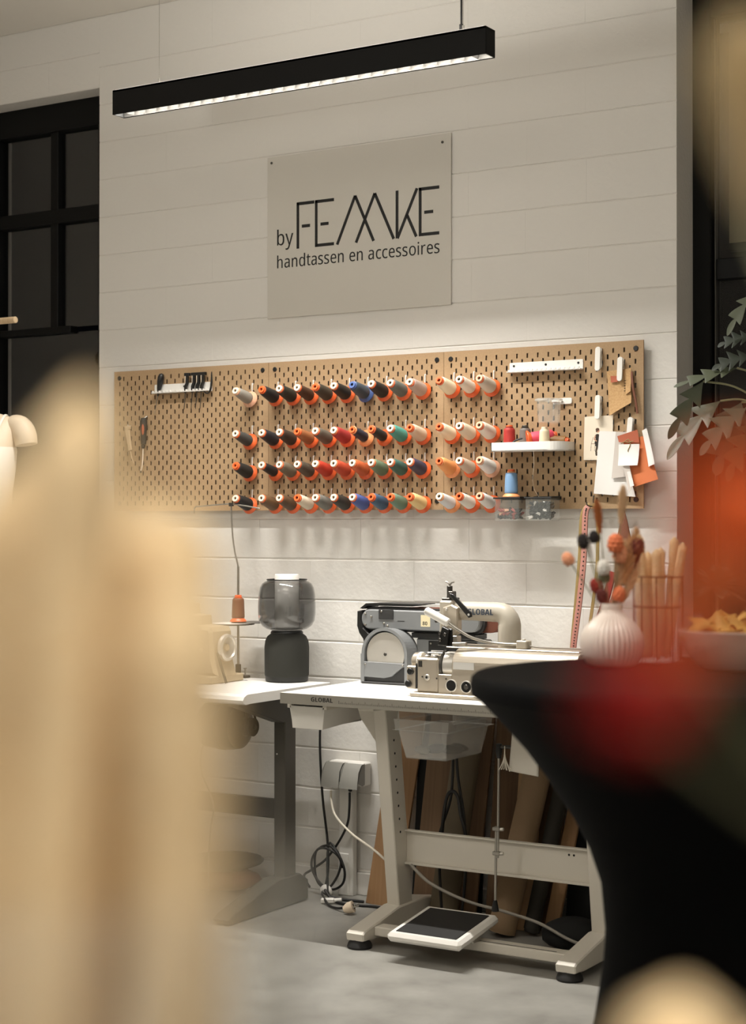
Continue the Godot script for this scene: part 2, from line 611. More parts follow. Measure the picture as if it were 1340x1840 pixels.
func globe_lamp(at: Vector3, energy: float, label: String) -> void:
	var t := thing("globe_lamp", label, "lamp", at, "opal globe lamps")
	var m := mt("opal_glow", rgb(255, 248, 236), 0.4)
	m.emission_enabled = true
	m.emission = LIGHT
	m.emission_energy_multiplier = 2.0
	part(t, "globe_bulb", Geo.new().ball(Vector3.ZERO, Vector3.ONE * 0.17, 28, 16), m)
	part(t, "fitting", Geo.new().cyl(Vector3(0, 0.16, 0), Vector3(0, 0.23, 0), 0.05, 20, 0.004), M.black_metal)
	part(t, "cord", Geo.new().cyl(Vector3(0, 0.23, 0), Vector3(0, 3.43 - at.y, 0), 0.003, 8), M.cable_black)
	var l := OmniLight3D.new()
	l.name = "globe_light"
	l.light_color = LIGHT
	l.light_energy = energy
	l.light_size = 0.16
	l.omni_range = 14.0
	l.omni_attenuation = 2.0
	l.shadow_enabled = true
	t.add_child(l)

# ---------------------------------------------------------------- the room
func room() -> void:
	struct("floor", Geo.new().bb(Vector3(-1.2, -0.12, -1.6), Vector3(8.2, 0, 8.6)), M.floor)
	struct("ceiling", Geo.new().bb(Vector3(-1.2, 3.43, -1.6), Vector3(8.2, 3.6, 8.6)), M.ceiling_paint)
	struct("wall_left", Geo.new().bb(Vector3(-1.0, 0, -0.25), Vector3(-0.80, 3.43, 8.6)), M.wall_plain)
	struct("wall_right", Geo.new().bb(Vector3(8.0, 0, -0.25), Vector3(8.2, 3.43, 8.6)), M.wall_plain)
	struct("wall_front", Geo.new().bb(Vector3(-0.8, 0, 8.4), Vector3(8.0, 3.43, 8.6)), M.wall_plain)
	struct("wall_beside_door", Geo.new().bb(Vector3(3.7, 0, -0.21), Vector3(8.0, 3.43, -0.03)), M.wall_plain)
	struct("wall_over_door", Geo.new().bb(Vector3(2.383, 3.2, -0.30), Vector3(3.7, 3.43, -0.12)), M.wall_plain)
	# painted block wall: core, then each block
	var core := Geo.new()
	core.bb(Vector3(-0.105, 0, -0.21), Vector3(2.3835, 3.43, -0.0325))
	var wall := struct("wall_back", core, M.joint_paint)
	var joints := [0.0, 0.09, 0.225, 0.375, 0.525, 0.66, 0.79, 0.923, 1.077, 1.228, 1.381, 1.534, 1.687, 1.84, 1.993, 2.146, 2.30, 2.452, 2.606, 2.76, 2.913, 3.066, 3.22, 3.43]
	for i in joints.size() - 1:
		var x := -0.105
		var first := true
		var row_o := rng.randf_range(-0.0006, 0.0004)
		while x < 2.383 - 0.01:
			var l := 0.455 + rng.randf_range(-0.006, 0.006)
			if first:
				l = 0.575 if i % 2 == 0 else 0.345
				first = false
			var x2 := minf(x + l, 2.3838)
			if 2.3838 - x2 < 0.12:
				x2 = 2.3838
			part(wall, "block", block(x, x2, joints[i], joints[i + 1], row_o), M.white_paint)
			x = x2
	# lintel wall over the window
	var lint := struct("wall_over_window", Geo.new().bb(Vector3(-0.80, 3.138, -0.21), Vector3(-0.105, 3.43, -0.0325)), M.joint_paint)
	part(lint, "block", block(-0.80, -0.38, 3.1385, 3.28, 0.0), M.white_paint)
	part(lint, "block", block(-0.38, -0.105, 3.1385, 3.28, 0.0), M.white_paint)
	part(lint, "block", block(-0.80, -0.105, 3.28, 3.43, 0.0), M.white_paint)
	struct("baseboard_back", Geo.new().bb(Vector3(-0.10, 0.0, -0.03), Vector3(2.38, 0.082, -0.016), 0.003), M.white_enamel)
	window_left()
	door_right()

func block(x0: float, x1: float, y0: float, y1: float, row_o: float) -> Geo:
	var g := Geo.new()
	# the lower courses have wider joints than the thickly painted upper ones
	var low := y0 < 1.3
	var gap := 0.0013 if low else 0.0002
	var f := -0.03 + (rng.randf_range(-0.0006, 0.0004) if y0 < 1.3 else row_o)
	var b := 0.0026 if low else 0.0016
	var bv := 0.0005 if low else 0.00015
	var back := -0.0345 if low else -0.0333
	# front face with slightly uneven arrises
	var nx := 5
	var top_o := []
	var bot_o := []
	var top_i := []
	var bot_i := []
	for i in nx + 1:
		var t := float(i) / nx
		var x := lerpf(x0 + 0.0001, x1 - 0.0001, t)
		var xi := lerpf(x0 + bv, x1 - bv, t)
		var w1 := rng.randf_range(0.0, 0.0025)
		var w2 := rng.randf_range(0.0, 0.0025)
		top_o.append(Vector3(x, y1 - gap - w1 * 0.4, back + 0.001))
		bot_o.append(Vector3(x, y0 + gap + w2 * 0.4, back + 0.001))
		top_i.append(Vector3(xi, y1 - gap - b - w1, f))
		bot_i.append(Vector3(xi, y0 + gap + b + w2, f))
	var gr := g.group()
	for i in nx:
		g.quad(bot_i[i], bot_i[i + 1], top_i[i + 1], top_i[i], gr)
		g.quad(top_i[i], top_i[i + 1], top_o[i + 1], top_o[i])
		g.quad(bot_o[i], bot_o[i + 1], bot_i[i + 1], bot_i[i])
	g.quad(bot_o[0], bot_i[0], top_i[0], top_o[0])
	g.quad(bot_i[nx], bot_o[nx], top_o[nx], top_i[nx])
	return g

func window_left() -> void:
	var f := Geo.new()
	f.bb(Vector3(-0.80, 3.02, -0.20), Vector3(-0.105, 3.138, -0.13), 0.003)
	var o := struct("window_1", f, M.black_metal)
	var fr := Geo.new().bb(Vector3(-0.20, 0, -0.20), Vector3(-0.105, 3.02, -0.13), 0.003)
	part(o, "window_jamb", fr, M.black_metal)
	part(o, "window_jamb", Geo.new().bb(Vector3(-0.80, 0, -0.20), Vector3(-0.768, 3.02, -0.13), 0.003), M.black_metal)
	part(o, "mullion", Geo.new().bb(Vector3(-0.472, 2.19, -0.19), Vector3(-0.430, 3.02, -0.14), 0.003), M.black_metal)
	part(o, "transom", Geo.new().bb(Vector3(-0.768, 2.63, -0.195), Vector3(-0.20, 2.69, -0.135), 0.003), M.black_metal)
	part(o, "glazing_bar", Geo.new().bb(Vector3(-0.768, 2.165, -0.19), Vector3(-0.36, 2.195, -0.14), 0.003), M.black_metal)
	for p in [[-0.768, -0.472, 2.69, 3.02], [-0.430, -0.20, 2.69, 3.02], [-0.768, -0.472, 2.195, 2.63], [-0.430, -0.20, 2.195, 2.63], [-0.768, -0.20, 0.02, 2.165]]:
		part(o, "pane", Geo.new().bb(Vector3(p[0] - 0.004, p[2] - 0.004, -0.170), Vector3(p[1] + 0.004, p[3] + 0.004, -0.166)), M.window_glass)

func door_right() -> void:
	var o := struct("door_1", Geo.new().bb(Vector3(2.32, 0, -0.27), Vector3(2.447, 3.2, -0.175), 0.003), M.black_metal)
	part(o, "door_post", Geo.new().bb(Vector3(3.6, 0, -0.27), Vector3(3.7, 3.2, -0.175), 0.003), M.black_metal)
	part(o, "door_head", Geo.new().bb(Vector3(2.447, 3.06, -0.27), Vector3(3.6, 3.2, -0.175), 0.003), M.black_metal)
	part(o, "edge_strip", Geo.new().bb(Vector3(2.452, 0.0, -0.215), Vector3(2.458, 3.06, -0.196), 0.001), M.dark_steel)
	part(o, "door_rail", Geo.new().bb(Vector3(2.458, 2.18, -0.24), Vector3(3.6, 2.25, -0.19), 0.003), M.black_metal)
	part(o, "pane", Geo.new().bb(Vector3(2.458, 2.25, -0.215), Vector3(3.6, 3.06, -0.211)), M.window_glass)
	part(o, "pane", Geo.new().bb(Vector3(2.458, 0.02, -0.215), Vector3(3.6, 2.18, -0.211)), M.window_glass)
	var b := thing("roller_blind", "beige roller blind half lowered behind the dark glass door", "blind", Vector3(2.46, 0, -0.32))
	part(b, "fabric", Geo.new().bb(Vector3(0, 2.32, 0), Vector3(1.2, 3.1, 0.002)), M.blind)
	part(b, "bottom_bar", Geo.new().bb(Vector3(0, 2.29, -0.006), Vector3(1.2, 2.32, 0.008), 0.003), M.black_metal)

# ---------------------------------------------------------------- sign
func sign_board() -> void:
	var x0 := 0.736
	var y0 := 2.140
	var w := 0.800
	var h := 0.614
	var t := thing("shop_sign", "grey rectangular shop sign with black lettering screwed to the white wall", "sign", Vector3(x0, y0, WALL + 0.0015))
	part(t, "panel", Geo.new().bb(Vector3(0, 0, 0), Vector3(w, h, 0.005), 0.0012), M.sign_panel)
	for p in [[0.02, h - 0.022], [w - 0.035, h - 0.03]]:
		part(t, "screw", Geo.new().cyl(Vector3(p[0], p[1], 0.004), Vector3(p[0], p[1], 0.0075), 0.005, 12, 0.001), M.dark_steel)
	# stroke letters, drawn in metres from the lower left corner of the panel
	var zt := 0.0052
	var bars := func(called: String, list: Array) -> void:
		for b in list:
			var a := Vector2(b[0], b[1])
			var c := Vector2(b[2], b[3])
			var wd: float = b[4] if b.size() > 4 else 0.0115
			var dr := (c - a).normalized()
			var nn := Vector2(-dr.y, dr.x) * wd * 0.5
			part(t, called, Geo.new().prism([a - nn, c - nn, c + nn, a + nn], zt - 0.0004, zt + 0.0006), M.ink)
	var u := 0.430
	var l := 0.256
	bars.call("letter_f", [[0.141, l, 0.141, u], [0.136, u - 0.005, 0.215, u - 0.005], [0.159, 0.339, 0.196, 0.339]])
	bars.call("letter_e", [[0.224, l, 0.224, u], [0.219, u - 0.005, 0.303, u - 0.005], [0.243, 0.339, 0.279, 0.339], [0.219, l + 0.005, 0.303, l + 0.005]])
	bars.call("letter_m", [[0.317, l, 0.396, u], [0.396, u, 0.476, l], [0.400, l, 0.481, u], [0.481, u, 0.562, l]])
	bars.call("letter_k", [[0.576, l, 0.576, u], [0.578, l, 0.660, u], [0.617, 0.340, 0.657, l]])
	bars.call("letter_e", [[0.673, l, 0.673, u], [0.668, u - 0.005, 0.752, u - 0.005], [0.690, 0.340, 0.727, 0.340], [0.668, l + 0.005, 0.752, l + 0.005]])
	text_part(t, "by", [0.046, 0.256, 0.120, 0.336], M.ink, Transform3D(Basis(), Vector3(0, 0, zt)))
	text_part(t, "handtassen en accessoires", [0.046, 0.188, 0.753, 0.238], M.ink, Transform3D(Basis(), Vector3(0, 0, zt)))

# ---------------------------------------------------------------- pegboards
const BY := 1.411
func pegboards() -> void:
	var names := ["leftmost of the three tan pegboards, holding the tool rack", "middle pegboard, covered with rows of coloured thread cones", "rightmost tan pegboard with white clips and hanging papers"]
	for n in 3:
		var t := thing("pegboard", names[n], "pegboard", Vector3(0.76 * n, BY, 0), "pegboards on the white wall")
		var core := Geo.new()
		var pn := part(t, "panel", peg_panel(core), M.fibreboard)
		part(pn, "slot_edges", core, M.board_core).set_meta("kind", "stuff")
		for y in [0.022, 0.538]:
			part(t, "batten", Geo.new().bb(Vector3(0.02, y - 0.016, -0.026), Vector3(0.74, y + 0.016, -0.0085), 0.002), M.fibreboard)
		for p in [[0.028, 0.533], [0.732, 0.533], [0.028, 0.03], [0.732, 0.03]]:
			var s := Geo.new().cyl(Vector3(p[0], p[1], -0.002), Vector3(p[0], p[1], 0.0035), 0.009, 14, 0.0015)
			part(t, "screw_cap", s, M.black_plastic)

func peg_panel(core: Geo) -> Geo:
	var g := Geo.new()
	var w := 0.7585
	var h := 0.56
	var th := 0.006
	var c := 0.02
	var nx := 38
	var ny := 28
	var hw := 0.0031
	var hh := 0.0081
	for i in nx:
		for j in ny:
			var x0 := i * c
			var x1 := minf((i + 1) * c, w)
			var y0 := j * c
			var y1 := (j + 1) * c
			var edge := i == 0 or j == 0 or i == nx - 1 or j == ny - 1
			# the slots stand in a staggered pattern
			if edge or (i + j) % 2 == 1:
				g.quad(Vector3(x0, y0, 0), Vector3(x1, y0, 0), Vector3(x1, y1, 0), Vector3(x0, y1, 0))
				continue
			var cx := (i + 0.5) * c
			var cy := (j + 0.5) * c
			var o := [Vector2(x0, y0), Vector2(x1, y0), Vector2(x1, y1), Vector2(x0, y1)]
			var q := [Vector2(cx - hw, cy - hh), Vector2(cx + hw, cy - hh), Vector2(cx + hw, cy + hh), Vector2(cx - hw, cy + hh)]
			for k in 4:
				var a: Vector2 = o[k]
				var b: Vector2 = o[(k + 1) % 4]
				var d: Vector2 = q[k]
				var e: Vector2 = q[(k + 1) % 4]
				g.quad(Vector3(a.x, a.y, 0), Vector3(b.x, b.y, 0), Vector3(e.x, e.y, 0), Vector3(d.x, d.y, 0))
				core.quad(Vector3(d.x, d.y, -0.0003), Vector3(e.x, e.y, -0.0003), Vector3(e.x, e.y, -th), Vector3(d.x, d.y, -th))
				g.quad(Vector3(a.x, a.y, -th), Vector3(d.x, d.y, -th), Vector3(e.x, e.y, -th), Vector3(b.x, b.y, -th))
	# rim
	g.quad(Vector3(0, 0, -th), Vector3(0, 0, 0), Vector3(0, h, 0), Vector3(0, h, -th))
	g.quad(Vector3(w, 0, 0), Vector3(w, 0, -th), Vector3(w, h, -th), Vector3(w, h, 0))
	g.quad(Vector3(0, h, 0), Vector3(w, h, 0), Vector3(w, h, -th), Vector3(0, h, -th))
	g.quad(Vector3(0, 0, -th), Vector3(w, 0, -th), Vector3(w, 0, 0), Vector3(0, 0, 0))
	return g

# ---------------------------------------------------------------- thread cones
func cone_thread(full: float, long: float, top := 0.0) -> Geo:
	# wound body: slightly tapered, with the waves of the winding; hollow for the peg
	var r0 := lerpf(0.0165, 0.0248, full)
	var r1 := lerpf(0.0135, 0.0185, full)
	if top > 0.0:
		r1 = top
	var y0 := 0.012
	var y1 := lerpf(0.066, 0.088, long)
	var prof := [Vector2(0.008, y0), Vector2(r0 * 0.93, y0)]
	var n := 15
	for i in n:
		var t := (i + 0.5) / n
		prof.append(Vector2(lerpf(r0, r1, pow(t, 1.25)) + (0.00035 if i % 2 == 0 else -0.00025), lerpf(y0 + 0.003, y1 - 0.004, t)))
	prof.append(Vector2(r1 * 0.86, y1))
	prof.append(Vector2(0.008, y1 + 0.001))
	prof.append(Vector2(0.008, y0))
	return Geo.new().lathe(prof, 22, Transform3D(), 40.0)

var cone_parts := {}
func make_cone(parent: Node3D, thread: Material, tip: Material, flange: Material, kind := 0) -> void:
	if cone_parts.is_empty():
		cone_parts.flange = Geo.new().lathe([Vector2(0.008, -0.002), Vector2(0.0315, -0.002), Vector2(0.0325, 0.0), Vector2(0.0315, 0.003), Vector2(0.0225, 0.0118), Vector2(0.008, 0.0118), Vector2(0.008, -0.002)], 24).done()
		cone_parts.core = Geo.new().lathe([Vector2(0.0072, 0.0), Vector2(0.0098, 0.0), Vector2(0.0098, 0.100), Vector2(0.0072, 0.100), Vector2(0.0072, 0.0)], 16).done()
		cone_parts.collar = Geo.new().lathe([Vector2(0.0098, 0.0865), Vector2(0.0150, 0.088), Vector2(0.0154, 0.0935), Vector2(0.0098, 0.095)], 18).done()
		cone_parts.tip = Geo.new().lathe([Vector2(0.0098, 0.0945), Vector2(0.0132, 0.0945), Vector2(0.0134, 0.098), Vector2(0.0124, 0.1005), Vector2(0.0060, 0.1005), Vector2(0.0055, 0.094), Vector2(0.0, 0.094)], 18).done()
		cone_parts.bore = Geo.new().lathe([Vector2(0.0, 0.0940), Vector2(0.0056, 0.0942), Vector2(0.0, 0.0946)], 14).done()
		cone_parts.thread = [cone_thread(1.0, 1.0).done(), cone_thread(0.25, 0.8).done(), cone_thread(0.7, 0.95).done(), cone_thread(1.0, 1.0, 0.0222).done()]
	var add := func(called: String, m: Mesh, mat: Material) -> void:
		parent.add_child(mesh_node(called, m, mat), true)
	add.call("flange", cone_parts.flange, flange)
	add.call("thread", cone_parts.thread[kind], thread)
	add.call("core", cone_parts.core, flange)
	add.call("collar", cone_parts.collar, flange)
	add.call("tip", cone_parts.tip, tip)
	add.call("bore", cone_parts.bore, M.hole)

func thread_mat(c: Color) -> StandardMaterial3D:
	var key := "thread_" + c.to_html(false)
	if M.has(key):
		return M[key]
	var m := mt(key, c, 0.55)
	m.rim_enabled = true
	m.rim = 0.25
	m.rim_tint = 0.6
	return m

func spools() -> void:
	# each: colour word, colour, tip (w white, o orange, b blue, c cream), flange (o, l light, p pale, b blue), body kind
	var rows := [
		[["grey", rgb(146, 142, 132), "w", "p", 2], ["black", rgb(26, 26, 27), "o", "o", 0], ["greenish black", rgb(34, 34, 26), "w", "o", 0], ["chestnut brown", rgb(66, 42, 26), "w", "o", 2], ["olive brown", rgb(60, 54, 43), "o", "o", 0], ["blackish brown", rgb(38, 33, 27), "w", "o", 0], ["slate blue", rgb(62, 74, 84), "b", "b", 0], ["near-black", rgb(32, 31, 28), "w", "o", 0], ["grey green", rgb(94, 102, 98), "w", "o", 0], ["mauve grey", rgb(178, 158, 148), "w", "o", 0], ["pale cream", rgb(232, 224, 196), "o", "o", 0], ["off-white", rgb(228, 220, 206), "w", "o", 2], ["light beige", rgb(208, 199, 184), "c", "o", 0]],
		[["charcoal", rgb(66, 66, 63), "w", "o", 2], ["bluish black", rgb(32, 33, 36), "w", "o", 0], ["dark brown", rgb(54, 42, 33), "w", "o", 0], ["copper brown", rgb(150, 94, 56), "o", "o", 2], ["taupe", rgb(92, 85, 73), "w", "o", 0], ["crimson red", rgb(158, 46, 44), "w", "o", 0], ["navy blue", rgb(40, 45, 58), "o", "l", 1], ["soot black", rgb(38, 38, 35), "o", "o", 1], ["turquoise", rgb(74, 150, 138), "w", "o", 0], ["rosy beige", rgb(210, 188, 164), "o", "o", 0], ["warm cream", rgb(236, 222, 194), "o", "o", 0], ["sand cream", rgb(222, 208, 184), "w", "o", 0], ["ivory", rgb(226, 217, 202), "c", "o", 0]],
		[["coal black", rgb(33, 31, 28), "o", "o", 0], ["jet black thin", rgb(30, 30, 29), "w", "o", 1], ["khaki taupe", rgb(108, 98, 80), "w", "o", 0], ["dark taupe", rgb(74, 67, 55), "w", "o", 0], ["scarlet", rgb(180, 56, 36), "w", "o", 0], ["brick red", rgb(188, 76, 48), "w", "o", 0], ["rust orange", rgb(200, 98, 54), "w", "o", 0], ["sage green", rgb(104, 124, 98), "w", "o", 0], ["dark teal", rgb(62, 100, 90), "w", "o", 0], ["indigo", rgb(58, 56, 78), "w", "o", 0], ["apricot orange", rgb(230, 158, 96), "o", "l", 0], ["greyish pink", rgb(196, 178, 158), "w", "o", 2], ["bright white", rgb(238, 234, 228), "c", "p", 0]],
		[["inky black", rgb(27, 27, 27), "w", "o", 0], ["umber brown", rgb(102, 75, 48), "w", "o", 0], ["cocoa brown", rgb(86, 64, 43), "w", "o", 0], ["oatmeal", rgb(218, 204, 180), "o", "o", 2], ["mid grey", rgb(116, 114, 106), "w", "o", 0], ["olive black", rgb(52, 48, 40), "w", "o", 0], ["royal blue", rgb(76, 92, 150), "w", "o", 0], ["steel blue", rgb(64, 88, 112), "o", "o", 0], ["grey sage", rgb(108, 134, 114), "o", "o", 0], ["buttery yellow", rgb(234, 202, 140), "o", "o", 0], ["cool white", rgb(222, 222, 222), "w", "l", 2], ["milk white", rgb(232, 225, 212), "o", "o", 2], ["chalk white", rgb(234, 229, 222), "c", "o", 2]],
	]
	var ys := [1.832, 1.671, 1.551, 1.428]
	var xs := [0.686]
	for i in 9:
		xs.append(0.806 + i * 0.0799)
	for i in 3:
		xs.append(1.564 + i * 0.079)
	var row_name := ["top", "second", "third", "bottom"]
	var nth := ["first", "second", "third", "fourth", "fifth", "sixth", "seventh", "eighth", "ninth", "tenth", "eleventh", "twelfth", "last"]
	var tip_name := {"w": "white", "o": "orange", "b": "blue", "c": "cream"}
	var tips := {"w": M.cream_plastic, "o": M.orange_plastic, "b": M.blue_plastic, "c": M.pale_plastic}
	var fl := {"o": M.orange_plastic, "l": M.light_orange_plastic, "p": M.pale_plastic, "b": M.blue_plastic}
	var tilt := deg_to_rad(16.0)
	var hook_geo := Geo.new()
	hook_geo.tube(Geo.smooth([Vector3(0, 0.062, 0.0035), Vector3(0, 0.058, 0.0045), Vector3(0, 0.02, 0.0045), Vector3(0, 0.004, 0.005), Vector3(0, 0.0, 0.010)] + [Vector3(0, 0.075 * sin(tilt), 0.010 + 0.075 * cos(tilt))], 4), 0.0024, 8)
	hook_geo.box(Vector3(0, 0.060, 0.0005), Vector3(0.004, 0.008, 0.009), 0.001)
	var hook_mesh := hook_geo.done()
	for r in 4:
		for c in 13:
			var d: Array = rows[r][c]
			var at := Vector3(xs[c], ys[r], 0.0)
			var hk := mesh_node(numbered("peg_hook"), hook_mesh, M.white_enamel)
			add_child(hk)
			hk.position = at
			tag(hk, "white wire peg hook carrying the %s cone, %s row" % [d[0], row_name[r]], "hook", "white peg hooks")
			var t := thing("thread_cone", "%s thread cone with %s tip, %s in the %s row" % [d[0], tip_name[d[2]], nth[c], row_name[r]], "thread cone", at + Vector3(0, 0.001, 0.018), "thread cones on the pegboards")
			make_cone(t, thread_mat(d[1]), tips[d[2]], fl[d[3]], d[4])
			t.rotation = Vector3(PI / 2 - tilt, 0, 0)
			t.rotate_object_local(Vector3.UP, rng.randf() * TAU)

func rounded(w: float, h: float, r: float, n := 5) -> Array:
	var out := []
	for c in [[w * 0.5 - r, -h * 0.5 + r, -90.0], [w * 0.5 - r, h * 0.5 - r, 0.0], [-w * 0.5 + r, h * 0.5 - r, 90.0], [-w * 0.5 + r, -h * 0.5 + r, 180.0]]:
		for k in n + 1:
			var a := deg_to_rad(c[2] + 90.0 * k / n)
			out.append(Vector2(c[0] + cos(a) * r, c[1] + sin(a) * r))
	return out

# ---------------------------------------------------------------- tools on the left board
func rail_rack(called: String, label: String, at: Vector3, w: float, screws: Array) -> void:
	var t := thing(called, label, "tool rack", at)
	part(t, "back_plate", Geo.new().prism(rounded(w, 0.036, 0.004), 0.0005, 0.004, Transform3D(), 0.0008), M.white_enamel)
	part(t, "shelf_lip", Geo.new().bb(Vector3(-w * 0.5, -0.018, 0.004), Vector3(w * 0.5, -0.014, 0.026), 0.001), M.white_enamel)
	var n := int(w / 0.0165)
	for i in n:
		var x := -w * 0.5 + w * (i + 0.5) / n
		part(t, "tooth", Geo.new().bb(Vector3(x - 0.0045, -0.0175, 0.022), Vector3(x + 0.0045, -0.008, 0.026), 0.001), M.white_enamel)
	for x in screws:
		part(t, "screw", Geo.new().cyl(Vector3(x, 0.006, 0.003), Vector3(x, 0.006, 0.0055), 0.0042, 12, 0.0008), M.black_plastic)

func left_rack() -> void:
	rail_rack("tool_rack", "white metal tool rack with black handled tools on the left board", Vector3(0.352, 1.892, 0), 0.284, [0.006])
	# awl with a rounded handle
	var a := thing("awl", "black handled awl standing at the left end of the rack", "awl", Vector3(0.245, 1.876, 0.016))
	var ax := Geo.aim(Vector3(-0.006, 0.0, 0), Vector3(0.012, 0.08, 0.0))
	part(a, "handle", Geo.new().lathe([Vector2(0, 0.004), Vector2(0.006, 0.006), Vector2(0.009, 0.02), Vector2(0.0125, 0.045), Vector2(0.013, 0.062), Vector2(0.009, 0.075), Vector2(0, 0.079)], 16, ax, 60.0), M.black_plastic)
	part(a, "ferrule", Geo.new().cyl(ax * Vector3(0, -0.012, 0), ax * Vector3(0, 0.006, 0), 0.0042, 12), M.dark_steel)
	part(a, "blade", Geo.new().cyl(ax * Vector3(0, -0.01, 0), ax * Vector3(0, -0.085, 0), 0.0022, 8, 0.0, 0.0006), M.steel)
	# four cutters with flat handles
	var xs := [0.374, 0.408, 0.430, 0.452]
	var words := ["leftmost of four black cutters on the white rack", "second black cutter on the rack, pale edged", "third black cutter on the rack, pale edged", "rightmost black cutter, beside the curved black tool"]
	for i in 4:
		var k := thing("leather_cutter", words[i], "cutter", Vector3(xs[i], 1.872, 0.016), "cutters on the left rack")
		part(k, "handle", Geo.new().prism([Vector2(-0.004, 0.0), Vector2(0.006, 0.0), Vector2(0.007, 0.022), Vector2(0.013, 0.034), Vector2(0.014, 0.066), Vector2(0.003, 0.066), Vector2(0.002, 0.036), Vector2(-0.004, 0.024)], -0.005, 0.005, Transform3D(), 0.0012), M.black_plastic)
		part(k, "grip_edge", Geo.new().prism([Vector2(0.001, 0.036), Vector2(0.0034, 0.036), Vector2(0.0046, 0.064), Vector2(0.0012, 0.064)], -0.0052, 0.0056, Transform3D(), 0.0004), M.cream_plastic)
		part(k, "cap", Geo.new().bb(Vector3(-0.003, 0.064, -0.007), Vector3(0.022, 0.076, 0.007), 0.0015), M.black_plastic)
		part(k, "blade", Geo.new().tube([Vector3(0, 0.004, 0), Vector3(-0.003, -0.03, 0), Vector3(-0.007, -0.066, 0)], [0.0022, 0.0017, 0.0012], 8), M.dark_steel)
	solo("curved_needle", "thin curved black tool hooked on the right end of the rack", "needle", Geo.new().tube(Geo.smooth([Vector3(-0.022, 0.014, 0), Vector3(-0.012, -0.006, 0), Vector3(0.004, -0.012, 0), Vector3(0.016, 0.0, 0), Vector3(0.022, 0.03, 0), Vector3(0.022, 0.07, 0)], 5), [0.0028, 0.0028, 0.0028, 0.0028, 0.0028, 0.003, 0.003, 0.003, 0.003, 0.003, 0.003, 0.003, 0.0034, 0.0036, 0.0038, 0.0038, 0.004, 0.004, 0.0042, 0.0044, 0.0044, 0.004, 0.0036, 0.003, 0.0022, 0.001], 8), M.black_plastic, "", Vector3(0.482, 1.877, 0.020))
	# cutter with a patterned handle on a hook
	var s := thing("groover", "dark handled tool with an orange grip hanging on the left board", "hand tool", Vector3(0.168, 1.725, 0.02))
	part(s, "hook", Geo.new().tube([Vector3(0, 0.062, -0.021), Vector3(0, 0.058, -0.012), Vector3(0, 0.048, 0.002)], 0.002, 8), M.white_enamel)
	part(s, "handle", Geo.new().lathe([Vector2(0, -0.052), Vector2(0.010, -0.05), Vector2(0.0125, -0.03), Vector2(0.011, -0.01), Vector2(0.0145, 0.02), Vector2(0.0145, 0.042), Vector2(0.010, 0.054), Vector2(0, 0.056)], 18, Transform3D(), 60.0), M.leather_dark)
	part(s, "grip_inlay", Geo.new().ball(Vector3(0.004, 0.012, 0.0098), Vector3(0.0065, 0.026, 0.005), 12, 8), M.leather_rust)
	part(s, "collar", Geo.new().cyl(Vector3(-0.002, -0.052, 0), Vector3(-0.003, -0.066, 0), 0.009, 14, 0.001, 0.006), M.dark_steel)
	part(s, "blade", Geo.new().tube(Geo.smooth([Vector3(-0.003, -0.064, 0), Vector3(-0.004, -0.10, 0), Vector3(-0.008, -0.14, 0), Vector3(-0.014, -0.155, 0)], 5), 0.0026, 8), M.cream_plastic)
	part(s, "tip", Geo.new().ball(Vector3(-0.0145, -0.158, 0), Vector3(0.004, 0.006, 0.004), 10, 6), M.leather_dark)
	var w := thing("wooden_folder", "pale wooden creasing tool hanging at the left edge of the board", "hand tool", Vector3(0.085, 1.70, 0.016))
	part(w, "hook", Geo.new().tube([Vector3(0, 0.05, -0.017), Vector3(0, 0.05, 0.0), Vector3(0, 0.056, 0.002)], 0.002, 8), M.white_enamel)
	part(w, "head", Geo.new().bb(Vector3(-0.016, 0.038, -0.006), Vector3(0.012, 0.05, 0.006), 0.002), M.wood_dowel)
	part(w, "handle", Geo.new().prism([Vector2(0.006, -0.05), Vector2(0.018, -0.046), Vector2(0.006, 0.04), Vector2(-0.014, 0.04)], -0.005, 0.005, Transform3D(), 0.0012), M.wood_dowel)
	part(w, "shank", Geo.new().tube([Vector3(0.012, -0.048, 0), Vector3(0.018, -0.075, 0), Vector3(0.03, -0.10, 0)], 0.002, 8), M.wood_dowel)

# ---------------------------------------------------------------- right board
func paper(c: Array, z: float, curl := 0.0, lift := 0.0, thick := 0.0005) -> Geo:
	# corners: top left, top right, bottom right, bottom left in wall x, y
	var rows := []
	for i in 7:
		var v := i / 6.0
		var line := []
		for j in 7:
			var u := j / 6.0
			var p: Vector2 = c[3].lerp(c[2], u).lerp(c[0].lerp(c[1], u), v)
			var o := curl * pow(1.0 - v, 2.0) * (0.6 + 0.4 * sin(u * 2.2)) + lift * u * u
			line.append(Vector3(p.x, p.y, z + o))
		rows.append(line)
	return Geo.new().sheet(rows, thick)

func v2(x: float, y: float) -> Vector2:
	return Vector2(x, y)

